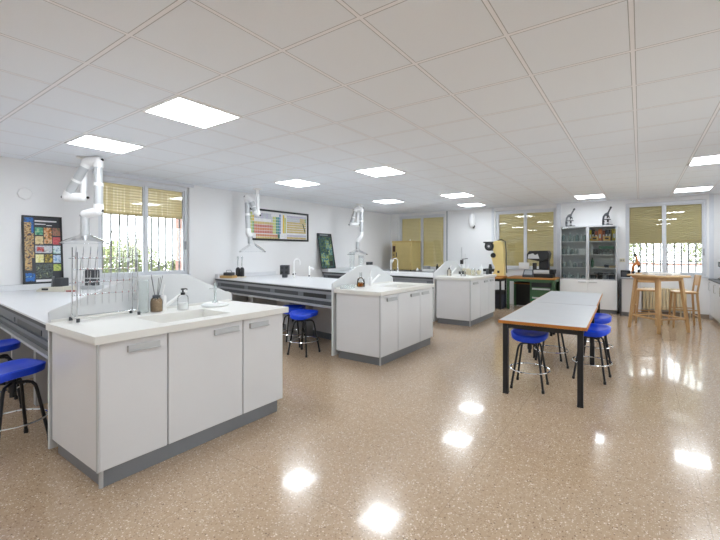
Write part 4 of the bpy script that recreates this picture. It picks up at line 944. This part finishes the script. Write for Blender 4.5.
# ------------------------------------------------------------------ counter under the far right window
t = thing('window_counter','grey-topped white counter right of the tall cabinet','counter',(-.38,10.16,0))
MB().box((0,0,.83),(.42,.62,.865)).build('countertop',M['mid'],t,0,.003); MB().box((.03,.04,.09),(.40,.60,.83)).build('counter_front',M['body'],t,0,.003); MB().box((.0,.02,0),(.03,.60,.83)).build('dark_side',M['dkgrey'],t,0); MB().box((.03,.07,0),(.40,.60,.09)).build('plinth',M['plinth'],t,0)
t = thing('black_appliance','black box appliance on the counter right of the tall cabinet','appliance',(-.335,10.42,.865)); MB().box((-.04,-.10,0),(.15,.14,.15)).build('housing',M['black'],t,0,.008); MB().box((-.02,-.104,.03),(.10,-.098,.12)).build('front_panel',M['dkgrey'],t,0,.002)
M['scopeora'] = pm('orange_instrument',(196,120,62),.4)
t = microscope('orange microscope on the counter before the far right window',(-.05,10.30,.865),.1,1.05,(M['scopeora'],M['black']),-.25)
tray('grey_tray','grey tray at the right end of the counter beside the orange microscope','tray',(-.02,10.56,.865),0,.12,.2,.05,M['mid'])
t = thing('wall_socket','white double socket plate on the far wall beside the tall cabinet','socket',(-.355,YF,1.24)); MB().box((-.05,-.012,-.04),(.05,0,.04)).build('plate',M['cream'],t,0,.002)
for x in (-.024,.024): MB().cyl((x,-.012,0),(x,-.015,0),.016,n=14).build('socket_hole',M['mid'],t)
t = thing('radiator','cream ribbed radiator under the far right window','radiator',(.05,YF-.13,0))
for i in range(13):
    x = i*.062; m = MB(); m.box((x,0,.13),(x+.053,.085,.62)); m.build('rib',M['rad'],t,0,.012)
MB().tube([(-.01,.045,.16),(.81,.045,.16)],.018,10).build('lower_pipe',M['rad'],t); MB().tube([(-.01,.045,.59),(.81,.045,.59)],.018,10).build('upper_pipe',M['rad'],t)
MB().tube([(.80,.045,.16),(.86,.045,.16),(.86,.045,0)],.012,8).build('feed_pipe',M['rad'],t)
for x in (.1,.68): MB().box((x,.03,0),(x+.03,.06,.14)).build('radiator_foot',M['rad'],t,0)

# ------------------------------------------------------------------ high wooden table and bar chairs
t = thing('high_table','high light-wood table with splayed legs before the far right window','table',(.27,8.72,0),PI/4)
m = MB(); n = 48; e = 3.4; top = []
for j in range(n):
    a = 2*PI*j/n; c,s = math.cos(a),math.sin(a); k_ = (abs(c)**e+abs(s)**e)**(-1/e); top.append((c*k_*.42,s*k_*.42))
m.prism([(x,y,.985) for x,y in top],(0,0,.028)); m.build('tabletop',M['beech'],t,30,.004)
a_ = MB()
for k_ in range(4):
    an = k_*PI/2; R_ = Matrix.Rotation(an,3,'Z')
    vs = [R_ @ Vector(p) for p in ((-.25,.245,.915),(.25,.245,.915),(.25,.265,.915),(-.25,.265,.915),(-.25,.245,.985),(.25,.245,.985),(.25,.265,.985),(-.25,.265,.985))]
    a_.add(vs,[(0,3,2,1),(4,5,6,7),(0,1,5,4),(1,2,6,5),(2,3,7,6),(3,0,4,7)])
a_.build('apron',M['beech'],t,0)
def sq_leg(p0,p1,r0,r1):
    m = MB(); m.tube([p0,p1],[r0,r1],4); return m
for sx in (-1,1):
    for sy in (-1,1): sq_leg((sx*.315,sy*.315,0),(sx*.235,sy*.235,.985),.030,.040).build('leg',M['beech'],t,0,.004)
for k_ in range(4):
    an = k_*PI/2; R_ = Matrix.Rotation(an,3,'Z'); p = [R_ @ Vector((-.285,.285,.24)), R_ @ Vector((.285,.285,.24))]
    s_ = MB(); s_.tube(p,.020,4); s_.build('stretcher',M['beech'],t,0)
def bar_chair(label,loc,rz,back=True):
    t = thing('bar_chair',label,'chair',loc,rz,'light wood bar chairs'); hs = .68
    m = MB(); m.box((-.19,-.19,hs-.035),(.19,.19,hs)); m.build('seat',M['beech'],t,0,.012)
    for sx in (-1,1):
        for sy in (-1,1):
            sq_leg((sx*.205,sy*.215,0),(sx*.165,sy*.165,hs-.03),.022,.026).build('leg',M['beech'],t,0,.003)
    for z,q in ((.22,.19),(.34,.185)):
        r_ = MB()
        for s_ in (-1,1):
            r_ = MB(); r_.tube([(s_*q,-q,z),(s_*q,q,z)] if z < .3 else [(-q,s_*q,z),(q,s_*q,z)],.013,4); r_.build('stretcher',M['beech'],t,0)
    if back:
        for sy in (-1,1): sq_leg((-.165,sy*.165,hs-.03),(-.215,sy*.17,.99),.022,.018).build('back_post',M['beech'],t,0,.003)
        b_ = MB(); b_.prism([(-.205,-.18,.80),(-.19,-.18,.80),(-.21,-.18,1.0),(-.23,-.18,1.0)],(0,.36,0)); b_.build('backrest',M['beech'],t,0,.006)
    return t
bar_chair('light wood bar chair with backrest, right of the high table',(.70,9.38,0),PI+.12)
bar_chair('light wood bar chair mostly hidden behind the left leg of the high table',(.12,9.52,0),-PI/2+.1)
def sheets(label,loc,rz,w,d,h,mats):
    t = thing('magazine',label,'magazine',loc,rz,'papers on the high table'); MB().box((-w/2,-d/2,0),(w/2,d/2,h)).build('pages',mats[0],t,0,.001); MB().box((-w/2-.001,-d/2-.001,h),(w/2+.001,d/2+.001,h+.0015)).build('cover',mats[1],t,0)
sheets('grey covered magazine on the left of the high table',(.17,8.74,1.014),.3,.21,.29,.04,(M['white'],M['mid'])); sheets('white paper pad on the right of the high table',(.46,8.86,1.014),-.5,.21,.29,.03,(M['white'],M['white'])); sheets('small dark booklet at the front of the high table',(.30,8.50,1.014),.1,.15,.12,.01,(M['white'],M['dkgrey']))

# ------------------------------------------------------------------ counter along the right wall
t = thing('right_counter','white cupboards with dark worktop along the right wall','counter',(1.24,6.6,0))
MB().box((-.02,0,.835),(.65,4.18,.865)).build('dark_worktop',M['dkgrey'],t,0,.003); MB().box((.02,.02,.09),(.65,4.16,.835)).build('cupboard_body',M['body'],t,0,.002); MB().box((.05,.02,0),(.65,4.16,.09)).build('plinth',M['skirt'],t,0)
for k_ in range(6):
    y0 = .02+k_*.69; d_ = MB().box((0,y0+.004,.10),(.02,y0+.686,.825)).build('door',M['door'],t,0,.003); MB().tube([(-.001,y0+.60,.62),(-.03,y0+.60,.62),(-.03,y0+.60,.78),(-.001,y0+.60,.78)],.006,8).build('handle',M['chrome'],d_)
t = thing('coffee_machine','black and chrome countertop machine at the right picture edge','appliance',(1.50,10.36,.865)); MB().box((-.16,-.14,.0),(.16,.14,.03)).build('base',M['black'],t,0,.006); MB().box((-.02,-.13,.03),(.15,.13,.30)).build('column',M['chrome'],t,0,.01); MB().box((-.16,-.14,.26),(.16,.14,.37)).build('head',M['black'],t,0,.012); MB().box((-.15,-.09,.03),(-.03,.09,.06)).build('drip_tray',M['chrome'],t,0,.004)
gooseneck('chrome-white gooseneck tap over the right counter',(1.56,9.75,.865),PI,.36,.14)
